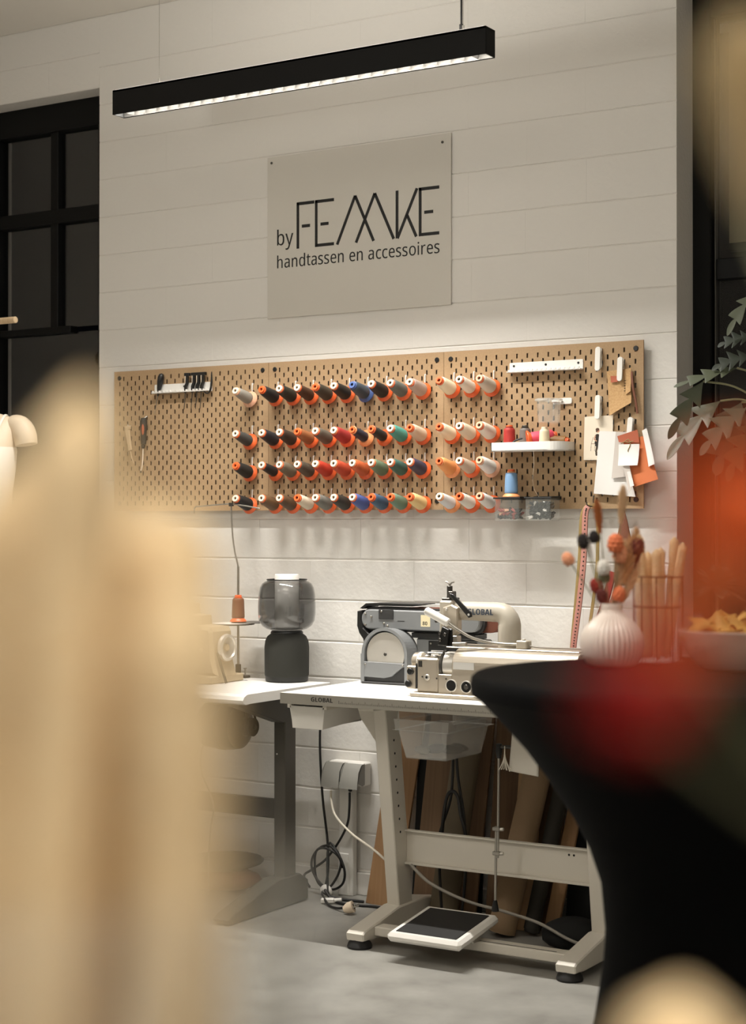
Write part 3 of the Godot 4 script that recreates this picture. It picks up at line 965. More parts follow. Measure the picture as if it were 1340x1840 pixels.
func card_print(parent: Node3D, im: Image, c: Array, z: float) -> void:
	# flat print: a quad with the drawn picture just over the card
	var a := []
	a.resize(Mesh.ARRAY_MAX)
	a[Mesh.ARRAY_VERTEX] = PackedVector3Array([Vector3(c[0].x, c[0].y, z), Vector3(c[1].x, c[1].y, z), Vector3(c[2].x, c[2].y, z), Vector3(c[3].x, c[3].y, z)])
	a[Mesh.ARRAY_NORMAL] = PackedVector3Array([Vector3.BACK, Vector3.BACK, Vector3.BACK, Vector3.BACK])
	a[Mesh.ARRAY_TEX_UV] = PackedVector2Array([Vector2(0, 0), Vector2(1, 0), Vector2(1, 1), Vector2(0, 1)])
	a[Mesh.ARRAY_INDEX] = PackedInt32Array([0, 1, 2, 0, 2, 3])
	var m := ArrayMesh.new()
	m.add_surface_from_arrays(Mesh.PRIMITIVE_TRIANGLES, a)
	var mat := mt("print_%d" % M.size(), Color.WHITE, 0.7)
	mat.albedo_texture = ImageTexture.create_from_image(im)
	parent.add_child(mesh_node("print", m, mat), true)

func spot(im: Image, x: float, y: float, rx: float, ry: float, c: Color) -> void:
	for j in range(maxi(0, int(y - ry)), mini(im.get_height(), int(y + ry) + 1)):
		for i in range(maxi(0, int(x - rx)), mini(im.get_width(), int(x + rx) + 1)):
			if pow((i - x) / rx, 2) + pow((j - y) / ry, 2) <= 1.0:
				im.set_pixel(i, j, c)

func stroke(im: Image, pts: Array, r: float, c: Color) -> void:
	for i in pts.size() - 1:
		var n := int(pts[i].distance_to(pts[i + 1])) + 1
		for k in n:
			var p: Vector2 = pts[i].lerp(pts[i + 1], float(k) / n)
			spot(im, p.x, p.y, r, r, c)

func right_board_things() -> void:
	rail_rack("magnet_rack", "empty white tool rack at the top of the right board", Vector3(1.922, 1.900, 0), 0.279, [-0.122, 0.0, 0.122])
	# paper clips
	var clip_at := [[2.122, 1.914, 0.0], [2.202, 1.876, 0.0], [2.121, 1.752, 0.0], [2.237, 1.674, -0.05]]
	var clip_words := ["white plastic clip at the top of the board holding nothing", "white plastic clip holding the brown kraft papers", "white plastic clip holding the sketch card", "white plastic clip holding the white tag and orange cards"]
	for i in 4:
		var c := thing("board_clip", clip_words[i], "clip", Vector3(clip_at[i][0], clip_at[i][1], 0.0), "white clips on the right board")
		var xf := Transform3D(Basis.from_euler(Vector3(-0.08, 0, clip_at[i][2])), Vector3(0, 0, 0.018))
		part(c, "front_jaw", Geo.new().prism(rounded(0.0195, 0.082, 0.009), -0.003, 0.003, xf, 0.0012), M.white_plastic)
		part(c, "back_jaw", Geo.new().prism(rounded(0.017, 0.07, 0.008), 0.0005, 0.0045, Transform3D(Basis.from_euler(Vector3(0, 0, clip_at[i][2])), Vector3(0, 0.004, 0)), 0.001), M.white_plastic)
		part(c, "spring", Geo.new().cyl(Vector3(-0.009, 0.012, 0.009), Vector3(0.009, 0.012, 0.009), 0.0055, 12), M.white_plastic)
	# kraft papers
	var k := thing("kraft_sample", "brown kraft paper sample with dark print held by a white clip", "paper")
	part(k, "sheet", paper([v2(2.150, 1.872), v2(2.235, 1.877), v2(2.243, 1.762), v2(2.162, 1.722)], 0.0075, 0.012), M.kraft)
	part(k, "flap", paper([v2(2.213, 1.874), v2(2.238, 1.880), v2(2.240, 1.80), v2(2.222, 1.79)], 0.0095, 0.010), M.kraft)
	var rs := Geo.new()
	for i in 5:
		rs.bb(Vector3(2.214, 1.836 - i * 0.0085, 0.0110 + i * 0.0006), Vector3(2.236, 1.838 - i * 0.0085, 0.0114 + i * 0.0006))
	part(k, "print_lines", rs, M.leather_dark).set_meta("kind", "stuff")
	var sq := Geo.new()
	for i in 26:
		var q := Vector2(2.162 + rng.randf() * 0.024, 1.752 + rng.randf() * 0.05)
		sq.bb(Vector3(q.x, q.y, 0.0106), Vector3(q.x + 0.003, q.y + 0.0012, 0.0186))
	solo("leather_sample", "small rust brown leather sample tucked behind the kraft paper", "leather sample", paper([v2(2.166, 1.855), v2(2.198, 1.853), v2(2.192, 1.834), v2(2.168, 1.833)], 0.0128, 0.002, 0.0, 0.001), M.leather_rust)
	solo("leather_thong", "narrow dark brown leather strip hanging beside the kraft paper", "leather strip", Geo.new().tube(Geo.smooth([Vector3(2.240, 1.866, 0.009), Vector3(2.246, 1.82, 0.014), Vector3(2.256, 1.77, 0.014), Vector3(2.262, 1.726, 0.012)], 4), 0.0045, 8, Vector2(0.3, 1.0), Vector3.BACK), M.strap_brown)
	# sketch card
	var s := thing("sketch_card", "cream card with a drawing of a standing figure in dark clothes", "card")
	var sc := [v2(2.068, 1.722), v2(2.172, 1.724), v2(2.170, 1.574), v2(2.064, 1.576)]
	part(s, "card", paper(sc, 0.0060), M.paper_cream)
	var im := Image.create(128, 192, false, Image.FORMAT_RGB8)
	im.fill(rgb(236, 224, 204))
	var dk := rgb(38, 33, 28)
	var sk := rgb(190, 140, 112)
	var hr := rgb(84, 58, 42)
	stroke(im, [Vector2(38, 78), Vector2(30, 110), Vector2(28, 150)], 1.2, rgb(150, 132, 112))
	stroke(im, [Vector2(30, 112), Vector2(48, 112), Vector2(46, 150)], 1.2, rgb(150, 132, 112))
	stroke(im, [Vector2(58, 120), Vector2(54, 150), Vector2(56, 172)], 4.5, rgb(72, 60, 48))
	stroke(im, [Vector2(64, 120), Vector2(66, 150), Vector2(68, 168)], 4.5, rgb(60, 50, 40))
	for q in [[58, 74, 12, 13], [60, 90, 11, 12], [60, 106, 15, 14], [62, 120, 14, 8]]:
		spot(im, q[0], q[1], q[2], q[3], dk)
	stroke(im, [Vector2(48, 70), Vector2(44, 88), Vector2(54, 98)], 3.0, sk)
	stroke(im, [Vector2(68, 66), Vector2(74, 54), Vector2(66, 46)], 3.0, sk)
	spot(im, 60, 44, 8, 10, sk)
	spot(im, 58, 38, 9, 8, hr)
	spot(im, 54, 44, 4, 8, hr)
	card_print(s, im, [sc[0] + v2(0.004, -0.02), sc[1] + v2(-0.004, -0.02), sc[2] + v2(-0.004, 0.004), sc[3] + v2(0.004, 0.004)], 0.0066)
	# white sheets
	solo("paper_sheet", "long white folded sheet hanging lowest under the sketch card", "paper", paper([v2(2.124, 1.672), v2(2.188, 1.668), v2(2.256, 1.450), v2(2.104, 1.462)], 0.0095, 0.005), M.paper)
	solo("envelope", "white envelope hanging behind the square tag", "envelope", paper([v2(2.186, 1.668), v2(2.250, 1.664), v2(2.256, 1.520), v2(2.172, 1.512)], 0.0155, 0.005), M.paper_grey)
	solo("terracotta_card", "terracotta card hanging askew behind the white tag", "card", paper([v2(2.214, 1.640), v2(2.290, 1.650), v2(2.348, 1.506), v2(2.262, 1.482)], 0.0235, 0.022), M.terracotta)
	solo("terracotta_flap", "short brown orange card sticking out above the white tag", "card", paper([v2(2.196, 1.652), v2(2.268, 1.672), v2(2.276, 1.628), v2(2.202, 1.632)], 0.0265, 0.002), M.leather_rust)
	solo("paper_strip", "white paper strip along the right edge of the orange card", "paper strip", paper([v2(2.284, 1.668), v2(2.300, 1.676), v2(2.336, 1.556), v2(2.312, 1.548)], 0.026, 0.020), M.paper)
	solo("grey_strip", "grey paper strip crossing below the white tag", "paper strip", paper([v2(2.222, 1.556), v2(2.244, 1.556), v2(2.262, 1.486), v2(2.246, 1.462)], 0.0405, 0.010), M.paper_grey)
	solo("small_label_strip", "small white strip on the lower left of the orange card", "paper strip", paper([v2(2.242, 1.532), v2(2.254, 1.534), v2(2.270, 1.486), v2(2.256, 1.482)], 0.0545, 0.006), M.paper)
	var tg := thing("paper_tag", "square white tag tied with twine over the orange card", "tag", Vector3(0, 0, 0))
	part(tg, "card", paper([v2(2.204, 1.624), v2(2.278, 1.624), v2(2.276, 1.553), v2(2.205, 1.553)], 0.033, 0.014, 0.0, 0.0009), M.paper)
	part(tg, "twine", Geo.new().tube(Geo.smooth([Vector3(2.212, 1.628, 0.0325), Vector3(2.224, 1.632, 0.0335), Vector3(2.238, 1.640, 0.032), Vector3(2.246, 1.624, 0.034), Vector3(2.238, 1.604, 0.035), Vector3(2.240, 1.598, 0.035)], 4), 0.0015, 6), M.strap_gold)
	part(tg, "twine", Geo.new().tube(Geo.smooth([Vector3(2.236, 1.640, 0.032), Vector3(2.228, 1.634, 0.034), Vector3(2.240, 1.630, 0.035), Vector3(2.256, 1.634, 0.034)], 4), 0.0015, 6), M.strap_gold)
	tray()
	cup_holder()
	containers()

func cone_at(called: String, label: String, xf: Transform3D, col: Color, tip: Material, fl: Material, kind := 0, sc := 0.82) -> Node3D:
	var t := thing(called, label, "thread cone", Vector3.ZERO, "spare thread cones")
	make_cone(t, thread_mat(col), tip, fl, kind)
	t.transform = xf * Transform3D(Basis.from_scale(Vector3.ONE * sc), Vector3.ZERO)
	return t

func tray() -> void:
	var x0 := 1.762
	var x1 := 2.030
	var t := thing("shelf_tray", "white metal shelf tray with spare cones on the right board", "shelf", Vector3(0, 1.608, 0))
	var outline := [v2(x0, 0.002), v2(x1, 0.002)]
	for k in 9:
		var a := deg_to_rad(90.0 * k / 8)
		outline.append(v2(x1 - 0.055 + 0.055 * cos(a), 0.05 + 0.052 * sin(a)))
	outline.append(v2(x0, 0.102))
	# plan view: x, depth; extruded along the height
	var plan := Transform3D(Basis(Vector3.RIGHT, Vector3.BACK, Vector3.DOWN), Vector3.ZERO)
	part(t, "bottom", Geo.new().prism(outline, -0.003, 0.0, plan, 0.0006), M.white_enamel)
	var rim := Geo.new()
	for i in outline.size():
		var a: Vector2 = outline[i]
		var b: Vector2 = outline[(i + 1) % outline.size()]
		var d := (b - a).normalized()
		var nn := v2(-d.y, d.x) * 0.0022
		rim.prism([a, b, b + nn, a + nn], -0.030, 0.0, plan)
	part(t, "rim", rim, M.white_enamel)
	var up := func(x: float, z: float, rot := 0.0) -> Transform3D:
		return Transform3D(Basis(Vector3.UP, rot), Vector3(x, 1.6135, z))
	cone_at("spare_cone", "red cone standing at the left end of the shelf tray", up.call(1.802, 0.042), rgb(168, 44, 38), M.orange_plastic, M.leather_red, 3, 0.86)
	cone_at("spare_cone", "grey cone standing in the middle of the shelf tray", up.call(1.856, 0.030), rgb(112, 104, 98), M.dark_steel, M.dark_steel, 3, 0.84)
	var lie := Transform3D(Basis(Vector3(0.80, 0.30, -0.52).normalized(), 0.0), Vector3.ZERO)
	var ydir := Vector3(0.82, 0.16, -0.55).normalized()
	var bz := ydir.cross(Vector3.UP).normalized()
	lie = Transform3D(Basis(ydir.cross(bz).normalized() * -1.0, ydir, bz), Vector3(1.886, 1.6458, 0.068))
	lie.basis = lie.basis.orthonormalized()
	cone_at("spare_cone", "pink cone lying with its orange flange turned to the front", lie, rgb(206, 66, 88), M.orange_plastic, M.orange_plastic, 3, 1.0)
	cone_at("spare_cone", "cream cone standing beside the pink one on the shelf tray", up.call(1.952, 0.076), rgb(226, 210, 178), M.cream_plastic, M.cream_plastic, 3, 0.74)
	var gd := Transform3D(Basis(Vector3(0, -1, 0), Vector3(1, 0, 0), Vector3(0, 0, 1)), Vector3(1.941, 1.6402, 0.0305))
	cone_at("spare_cone", "golden brown cone lying on its side on the shelf tray", gd, rgb(138, 100, 52), M.orange_plastic, M.orange_plastic, 3, 0.80)
	var cb := thing("cord_end", "short black cord with a metal end on the shelf tray", "cord")
	part(cb, "cord", Geo.new().tube(Geo.smooth([Vector3(1.828, 1.617, 0.085), Vector3(1.836, 1.640, 0.078), Vector3(1.85, 1.648, 0.070), Vector3(1.864, 1.652, 0.066)], 5), 0.003, 8), M.cable_black)
	part(cb, "metal_end", Geo.new().cyl(Vector3(1.826, 1.6125, 0.086), Vector3(1.8285, 1.624, 0.084), 0.0062, 10, 0.001), M.steel)

func cup_holder() -> void:
	var t := thing("cup_holder", "clear plastic cup in a white ring holder above the shelf tray", "holder", Vector3(1.958, 1.70, 0.055))
	part(t, "bracket", Geo.new().prism(rounded(0.072, 0.021, 0.006), -0.0545, -0.050, Transform3D(Basis(), Vector3(0.026, 0.078, 0)), 0.001), M.white_enamel)
	part(t, "arm", Geo.new().bb(Vector3(-0.008, 0.075, -0.052), Vector3(0.03, 0.081, -0.038), 0.001), M.white_enamel)
	part(t, "ring", Geo.new().lathe([Vector2(0.0445, 0.076), Vector2(0.0475, 0.076), Vector2(0.0475, 0.083), Vector2(0.0445, 0.083), Vector2(0.0445, 0.076)], 32), M.frosted)
	part(t, "cup", Geo.new().lathe([Vector2(0, 0.0), Vector2(0.034, 0.0), Vector2(0.037, 0.003), Vector2(0.0435, 0.085), Vector2(0.0425, 0.085), Vector2(0.036, 0.004), Vector2(0, 0.003)], 32), M.clear_glass)

func containers() -> void:
	var words := ["clear plastic box with red and black clips under the blue cone", "clear plastic box full of black and white clips"]
	var xs := [1.812, 1.930]
	for i in 2:
		var t := thing("clip_box", words[i], "box", Vector3(xs[i], 1.372, 0.045), "clear clip boxes")
		var w := 0.046
		var d := 0.036
		for s in [-1.0, 1.0]:
			part(t, "side", Geo.new().box(Vector3(s * w, 0.037, 0), Vector3(0.002, 0.074, d * 2), 0.0004), M.clear_glass)
			part(t, "side", Geo.new().box(Vector3(0, 0.037, s * d), Vector3(w * 2 - 0.002, 0.074, 0.002), 0.0004), M.clear_glass)
		part(t, "bottom", Geo.new().box(Vector3(0, 0.001, 0), Vector3(w * 2 - 0.002, 0.002, d * 2 - 0.002)), M.clear_plastic)
		var rim := Geo.new()
		rim.box(Vector3(0, 0.0765, d), Vector3(w * 2 + 0.012, 0.005, 0.006), 0.001)
		rim.box(Vector3(0, 0.0765, -d), Vector3(w * 2 + 0.012, 0.012, 0.006), 0.001)
		rim.box(Vector3(w + 0.003, 0.0765, 0), Vector3(0.006, 0.005, d * 2), 0.001)
		rim.box(Vector3(-w - 0.003, 0.0765, 0), Vector3(0.006, 0.005, d * 2), 0.001)
		if i == 0:
			rim.box(Vector3(0, 0.0775, 0), Vector3(w * 2, 0.003, d * 2), 0.0)
		part(t, "bracket", rim, M.black_plastic)
		# clips heaped inside
		for n in 60:
			var lay := int(n / 12.0)
			var y := 0.010 + 0.0112 * lay
			if i == 0 and lay > 2:
				break
			var cx := -0.032 + 0.0128 * (n % 6) + (0.004 if lay % 2 == 1 else 0.0) + rng.randf_range(-0.002, 0.002)
			var cz := (0.021 if n % 12 < 6 else -0.002) + rng.randf_range(-0.003, 0.002)
			var cm: Material = M.black_matte
			if i == 0:
				cm = [M.black_matte, M.leather_red, M.pale_plastic, M.leather_dark, M.black_matte][rng.randi_range(0, 4)]
			elif n % 7 == 0:
				cm = M.white_plastic
			var cg := Geo.new()
			var xf := Transform3D(Basis.from_euler(Vector3(rng.randf_range(-0.5, 0.5), rng.randf_range(-0.5, 0.5), rng.randf_range(-0.9, 0.9))), Vector3.ZERO)
			cg.prism([v2(-0.0105, -0.0050), v2(0.007, -0.0036), v2(0.0105, 0.0), v2(0.007, 0.0036), v2(-0.0105, 0.0050), v2(-0.006, 0.0)], -0.0055, 0.0055, xf, 0.0008)
			solo("small_clip", ("small clip heaped in the box under the blue cone" if i == 0 else "small clip heaped in the right clear box"), "clip", cg, cm, ("clips in the box under the blue cone" if i == 0 else "clips in the right box"), Vector3(xs[i] + cx, 1.374 + y, 0.045 + cz))
	cone_at("spare_cone", "sky blue cone with pale orange base standing on the clear box", Transform3D(Basis(), Vector3(1.812, 1.4535, 0.048)), rgb(122, 158, 196), M.orange_plastic, M.light_orange_plastic, 3, 0.93)
	solo("loose_thread", "fine pale thread hanging from the shelf tray to the clip box", "thread", Geo.new().tube(Geo.smooth([Vector3(1.925, 1.606, 0.104), Vector3(1.923, 1.56, 0.098), Vector3(1.915, 1.51, 0.09), Vector3(1.917, 1.475, 0.08), Vector3(1.930, 1.449, 0.07)], 5), 0.0007, 6), M.cream_plastic)

# ---------------------------------------------------------------- white sewing table
const TT := 0.805
func sewing_table() -> void:
	var t := thing("sewing_table", "white industrial sewing table with ruler edge on a cream steel frame", "table", Vector3(0, 0, 0))
	var x0 := 1.269
	var x1 := 2.47
	var zf := 0.655
	var zb := 0.092
	part(t, "tabletop", Geo.new().bb(Vector3(x0, TT - 0.036, zb), Vector3(x1, TT, zf - 0.002), 0.0015), M.table_white)
	var ed := part(t, "edge_band", Geo.new().bb(Vector3(x0, TT - 0.036, zf - 0.0018), Vector3(x1, TT - 0.0006, zf), 0.0005), M.table_edge)
	text_part(ed, "GLOBAL", [1.392, TT - 0.0235, 1.476, TT - 0.0095], M.ink, Transform3D(Basis(), Vector3(0, 0, zf + 0.0002)), 0.0006, "Droid Sans", 700)
	var ticks := Geo.new()
	var n := 0
	var x := 1.50
	while x < 2.2:
		var h := 0.011 if n % 10 == 0 else (0.008 if n % 5 == 0 else 0.005)
		ticks.bb(Vector3(x - 0.0005, TT - 0.026, zf), Vector3(x + 0.0005, TT - 0.026 + h, zf + 0.0003))
		x += 0.005
		n += 1
	part(ed, "ruler_marks", ticks, M.ink).set_meta("kind", "stuff")
	# T-legs
	for px in [1.567, 2.307]:
		var lean := Transform3D(Basis(Vector3.RIGHT, Vector3(0, 1, 0.135), Vector3.BACK), Vector3(px, 0.0, 0.33))
		part(t, "post", Geo.new().bb(Vector3(-0.024, 0.07, -0.002), Vector3(0.024, TT - 0.045, 0.084), 0.003, lean), M.frame_white)
		var holes := Geo.new()
		for k in 8:
			var y := 0.34 + k * 0.044
			holes.cyl(lean * Vector3(0.0238, y, 0.045), lean * Vector3(0.0246, y, 0.045), 0.0042, 10)
		part(t, "adjusting_holes", holes, M.hole).set_meta("kind", "stuff")
		part(t, "bracket", Geo.new().bb(Vector3(px - 0.03, TT - 0.05, 0.10), Vector3(px + 0.03, TT - 0.0362, 0.60), 0.002), M.frame_white)
		# triangular gusset beside the post
		part(t, "gusset", Geo.new().prism([v2(-0.118, TT - 0.0365), v2(-0.024, TT - 0.0365), v2(-0.024, 0.62), v2(-0.100, 0.715)], -0.002, 0.002, Transform3D(Basis(), Vector3(px, 0, 0.470))), M.frame_white)
		# foot: a tapered beam from back to front
		var side := [v2(0.04, 0.022), v2(0.60, 0.022), v2(0.665, 0.028), v2(0.668, 0.05), v2(0.655, 0.058), v2(0.44, 0.098), v2(0.26, 0.098), v2(0.05, 0.058)]
		var turn := Transform3D(Basis(Vector3(0, 0, 1), Vector3(0, 1, 0), Vector3(-1, 0, 0)), Vector3(px, 0, 0))
		part(t, "foot", Geo.new().prism(side, -0.033, 0.033, turn, 0.004), M.frame_white)
		for fz in [0.635, 0.075]:
			part(t, "rubber_foot", Geo.new().lathe([Vector2(0, 0.0), Vector2(0.039, 0.0), Vector2(0.041, 0.006), Vector2(0.037, 0.017), Vector2(0.032, 0.023), Vector2(0.03, 0.03), Vector2(0, 0.03)], 22, Transform3D(Basis(), Vector3(px, 0, fz))), M.black_rubber)
	# beam between the posts, with turned edges
	var bm := Geo.new()
	bm.bb(Vector3(1.591, 0.235, 0.372), Vector3(2.283, 0.340, 0.380), 0.001)
	part(t, "cross_beam", bm, M.frame_white)
	part(t, "beam_flange", Geo.new().bb(Vector3(1.591, 0.338, 0.372), Vector3(2.283, 0.343, 0.394), 0.001), M.frame_white)
	part(t, "beam_flange", Geo.new().bb(Vector3(1.591, 0.229, 0.372), Vector3(2.283, 0.237, 0.394), 0.001), M.frame_white)
	var dots := Geo.new()
	for q in [2.185, 2.202]:
		dots.cyl(Vector3(q, 0.318, 0.3795), Vector3(q, 0.318, 0.3803), 0.0038, 10)
	part(t, "screw_holes", dots, M.hole)
	part(t, "foot_rail", Geo.new().bb(Vector3(1.600, 0.034, 0.545), Vector3(2.274, 0.064, 0.600), 0.003), M.frame_white)
	part(t, "rail_slot", Geo.new().bb(Vector3(1.78, 0.0638, 0.583), Vector3(2.24, 0.0644, 0.588)), M.black_rubber)

func under_table() -> void:
	# drawer
	var d := thing("drawer_tray", "white plastic drawer hanging under the left end of the sewing table", "drawer", Vector3(1.338, 0.683, 0.6))
	part(d, "front", Geo.new().prism([v2(-0.055, 0.0), v2(0.062, 0.0), v2(0.070, 0.074), v2(-0.070, 0.074)], -0.004, 0.0, Transform3D(), 0.0012), M.white_plastic)
	for s in [-1.0, 1.0]:
		part(d, "side", Geo.new().prism([v2(-0.25, 0.014), v2(-0.004, 0.0), v2(-0.004, 0.074), v2(-0.25, 0.074)], -0.002, 0.002, Transform3D(Basis(Vector3(0, 0, 1), Vector3(s * 0.1, 1, 0).normalized(), Vector3(-1, 0, 0)), Vector3(s * 0.058, 0, 0)), 0.0008), M.white_plastic)
	part(d, "bottom", Geo.new().bb(Vector3(-0.056, 0.006, -0.25), Vector3(0.056, 0.009, -0.004)), M.white_plastic)
	part(d, "back", Geo.new().bb(Vector3(-0.058, 0.008, -0.254), Vector3(0.058, 0.074, -0.25)), M.white_plastic)
	for s in [-1.0, 1.0]:
		part(d, "runner", Geo.new().bb(Vector3(s * 0.062, 0.066, -0.30), Vector3(s * 0.078, 0.0855, 0.0), 0.001), M.frame_white)
	# clear bin with odds and ends
	var b := thing("storage_bin", "clear plastic storage bin hung under the sewing table", "bin", Vector3(1.762, 0.606, 0.43))
	var rim := Geo.new()
	var shell := func(ys: Array, ws: Array, ds: Array, called: String, inset: float) -> void:
		for k in 4:
			var g := Geo.new()
			var rows := []
			for i in ys.size():
				var w: float = ws[i] - inset
				var dp: float = ds[i] - inset
				var cs := [Vector3(-w, ys[i], dp), Vector3(w, ys[i], dp), Vector3(w, ys[i], -dp), Vector3(-w, ys[i], -dp)]
				rows.append([cs[k], cs[(k + 1) % 4]])
			g.sheet(rows, 0.002)
			part(b, called, g, M.clear_plastic)
	shell.call([0.003, 0.092], [0.073, 0.088], [0.118, 0.140], "side", 0.0)
	shell.call([0.092, 0.093], [0.088, 0.104], [0.140, 0.152], "rim", 0.0)
	shell.call([0.093, 0.128], [0.096, 0.100], [0.146, 0.150], "collar", 0.0)
	part(b, "bottom", Geo.new().bb(Vector3(-0.073, 0.0, -0.118), Vector3(0.073, 0.002, 0.118)), M.clear_plastic)
	for s in [-1.0, 1.0]:
		part(b, "hanger", Geo.new().bb(Vector3(s * 0.098, 0.118, -0.12), Vector3(s * 0.106, 0.163, 0.12), 0.001), M.clear_plastic)
	var words := ["crumpled dark grey scrap in the clear bin, rounder", "long dark leather scrap in the clear bin", "light grey scrap in the clear bin", "small black part at the back of the clear bin"]
	var bits := [[-0.012, 0.020, 0.03, 0.034, 0.017, 0.03], [0.032, 0.016, 0.0, 0.036, 0.012, 0.045], [-0.042, 0.017, 0.07, 0.022, 0.013, 0.026], [0.02, 0.015, -0.07, 0.03, 0.012, 0.03]]
	for i in 4:
		var q: Array = bits[i]
		solo("leather_scrap", words[i], "scrap", Geo.new().ball(Vector3.ZERO, Vector3(q[3], q[4], q[5]), 9, 6, Basis.from_euler(Vector3(0.1 * i, i * 1.1, 0.15))), [M.sander_dark, M.leather_dark, M.cable_grey, M.black_rubber][i], "scraps in the clear bin", Vector3(1.762 + q[0], 0.608 + q[1] + 0.004, 0.43 + q[2]))
	# pedal
	var p := thing("foot_pedal", "white framed foot pedal with a black rubber pad", "pedal", Vector3(1.862, 0.108, 0.615))
	var tilt := Transform3D(Basis.from_euler(Vector3(0.14, 0, 0)), Vector3.ZERO)
	part(p, "frame", Geo.new().box(Vector3(0, -0.014, 0), Vector3(0.262, 0.030, 0.262), 0.010, tilt), M.white_enamel)
	part(p, "pad", Geo.new().box(Vector3(0, 0.0005, 0), Vector3(0.215, 0.006, 0.218), 0.002, tilt), M.black_rubber)
	part(p, "hinge", Geo.new().bb(Vector3(0.085, -0.044, -0.03), Vector3(0.118, -0.024, 0.02), 0.002), M.steel)
	part(p, "hinge", Geo.new().bb(Vector3(-0.118, -0.044, -0.03), Vector3(-0.085, -0.024, 0.02), 0.002), M.steel)
	var r := thing("pull_rod", "thin steel pull rod rising from the pedal to the motor", "rod", Vector3(1.965, 0, 0.46))
	part(r, "lower_rod", Geo.new().cyl(Vector3(0.0, 0.150, 0.0), Vector3(0.004, 0.40, 0.0), 0.0042, 10), M.steel)
	part(r, "upper_rod", Geo.new().cyl(Vector3(0.009, 0.30, 0.0), Vector3(0.014, 0.625, 0.0), 0.0042, 10), M.steel)
	part(r, "ball_joint", Geo.new().lathe([Vector2(0, 0.128), Vector2(0.012, 0.13), Vector2(0.010, 0.145), Vector2(0.006, 0.165), Vector2(0, 0.166)], 12), M.black_plastic)
	for y in [0.315, 0.392]:
		part(r, "clamp", Geo.new().box(Vector3(0.007, y, 0.003), Vector3(0.026, 0.012, 0.014), 0.002), M.steel)
		part(r, "wing_screw", Geo.new().cyl(Vector3(0.02, y, 0.003), Vector3(0.032, y + 0.001, 0.003), 0.0055, 10, 0.001), M.brushed)
	part(r, "top_joint", Geo.new().lathe([Vector2(0, 0.615), Vector2(0.008, 0.617), Vector2(0.011, 0.64), Vector2(0.009, 0.662), Vector2(0, 0.664)], 12, Transform3D(Basis(), Vector3(0.014, 0, 0))), M.black_plastic)
	# motor under the table
	var m := thing("table_motor", "white motor box hanging under the right of the sewing table", "motor", Vector3(2.06, 0.60, 0.36))
	part(m, "body", Geo.new().box(Vector3(0.03, 0.07, 0), Vector3(0.14, 0.13, 0.20), 0.01), M.white_plastic)
	part(m, "mount", Geo.new().bb(Vector3(-0.06, 0.134, -0.10), Vector3(0.12, 0.1685, 0.13), 0.003), M.black_plastic)
	part(m, "lever", Geo.new().tube([Vector3(-0.075, 0.052, 0.10), Vector3(-0.05, 0.054, 0.10), Vector3(-0.02, 0.05, 0.09)], 0.006, 8), M.dark_steel)
	part(m, "cover", Geo.new().prism([v2(-0.042, -0.02), v2(0.06, -0.03), v2(0.06, 0.11), v2(-0.03, 0.10)], 0.10, 0.112, Transform3D(), 0.003), M.frame_white)
	solo("cable_tie_bundle", "tuft of frayed white cable ties under the motor", "cable ties", tie_tuft(), M.cable_white, "", Vector3(2.012, 0.600, 0.485))
	boards_behind()
	wall_socket()
	cables()

func tie_tuft() -> Geo:
	var g := Geo.new()
	for i in 9:
		var a := i * 2.4
		g.tube(Geo.smooth([Vector3(0, 0.06, 0), Vector3(0.002 * cos(a), 0.025, 0.002 * sin(a)), Vector3(0.014 * cos(a), -0.004 - 0.002 * (i % 4), 0.010 * sin(a)), Vector3(0.022 * cos(a), -0.012 - 0.003 * (i % 3), 0.014 * sin(a))], 3), 0.0014, 6)
	return g

# a board that stands on the floor and leans on the wall
func leaning(called: String, label: String, category: String, foot: Vector2, top: Vector3, w: float, th: float, mat: Material, x_lean := 0.0) -> void:
	# foot: x of the left lower corner and z; top: height, z there
	var a := Vector3(foot.x, 0.0, foot.y)
	var b := Vector3(foot.x + x_lean, top.y, top.z)
	var y := (b - a).normalized()
	var xx := Vector3(1, 0, 0)
	xx = (xx - y * xx.dot(y)).normalized()
	var zz := xx.cross(y)
	var l := a.distance_to(b)
	solo(called, label, category, Geo.new().bb(Vector3(0, 0.0, -th), Vector3(w, l, 0), 0.0015, Transform3D(Basis(xx, y, zz), a + Vector3(0, th * absf(zz.y) + 0.001, 0))), mat, "sheets leaning behind the sewing table")

func roll(called: String, label: String, x0: float, z0: float, x1: float, y1: float, z1: float, r: float, mat: Material) -> void:
	var t := thing(called, label, "leather roll", Vector3.ZERO, "leather rolls behind the table")
	var a := Vector3(x0, 0.012, z0)
	var b := Vector3(x1, y1, z1)
	part(t, "roll", Geo.new().cyl(a, b, r, 22, 0.002), mat)
	# the loose outer turn of the roll
	var xf := Geo.aim(a, b)
	var rows := []
	var l := a.distance_to(b)
	for i in 2:
		var line := []
		for k in 9:
			var an := deg_to_rad(20.0 + k * 14.0)
			var rr := r + 0.001 + 0.003 * k / 8.0
			line.append(xf * Vector3(rr * cos(an), 0.01 + (l - 0.02) * i, rr * sin(an)))
		rows.append(line)
	part(t, "outer_turn", Geo.new().sheet(rows, 0.0016), mat)

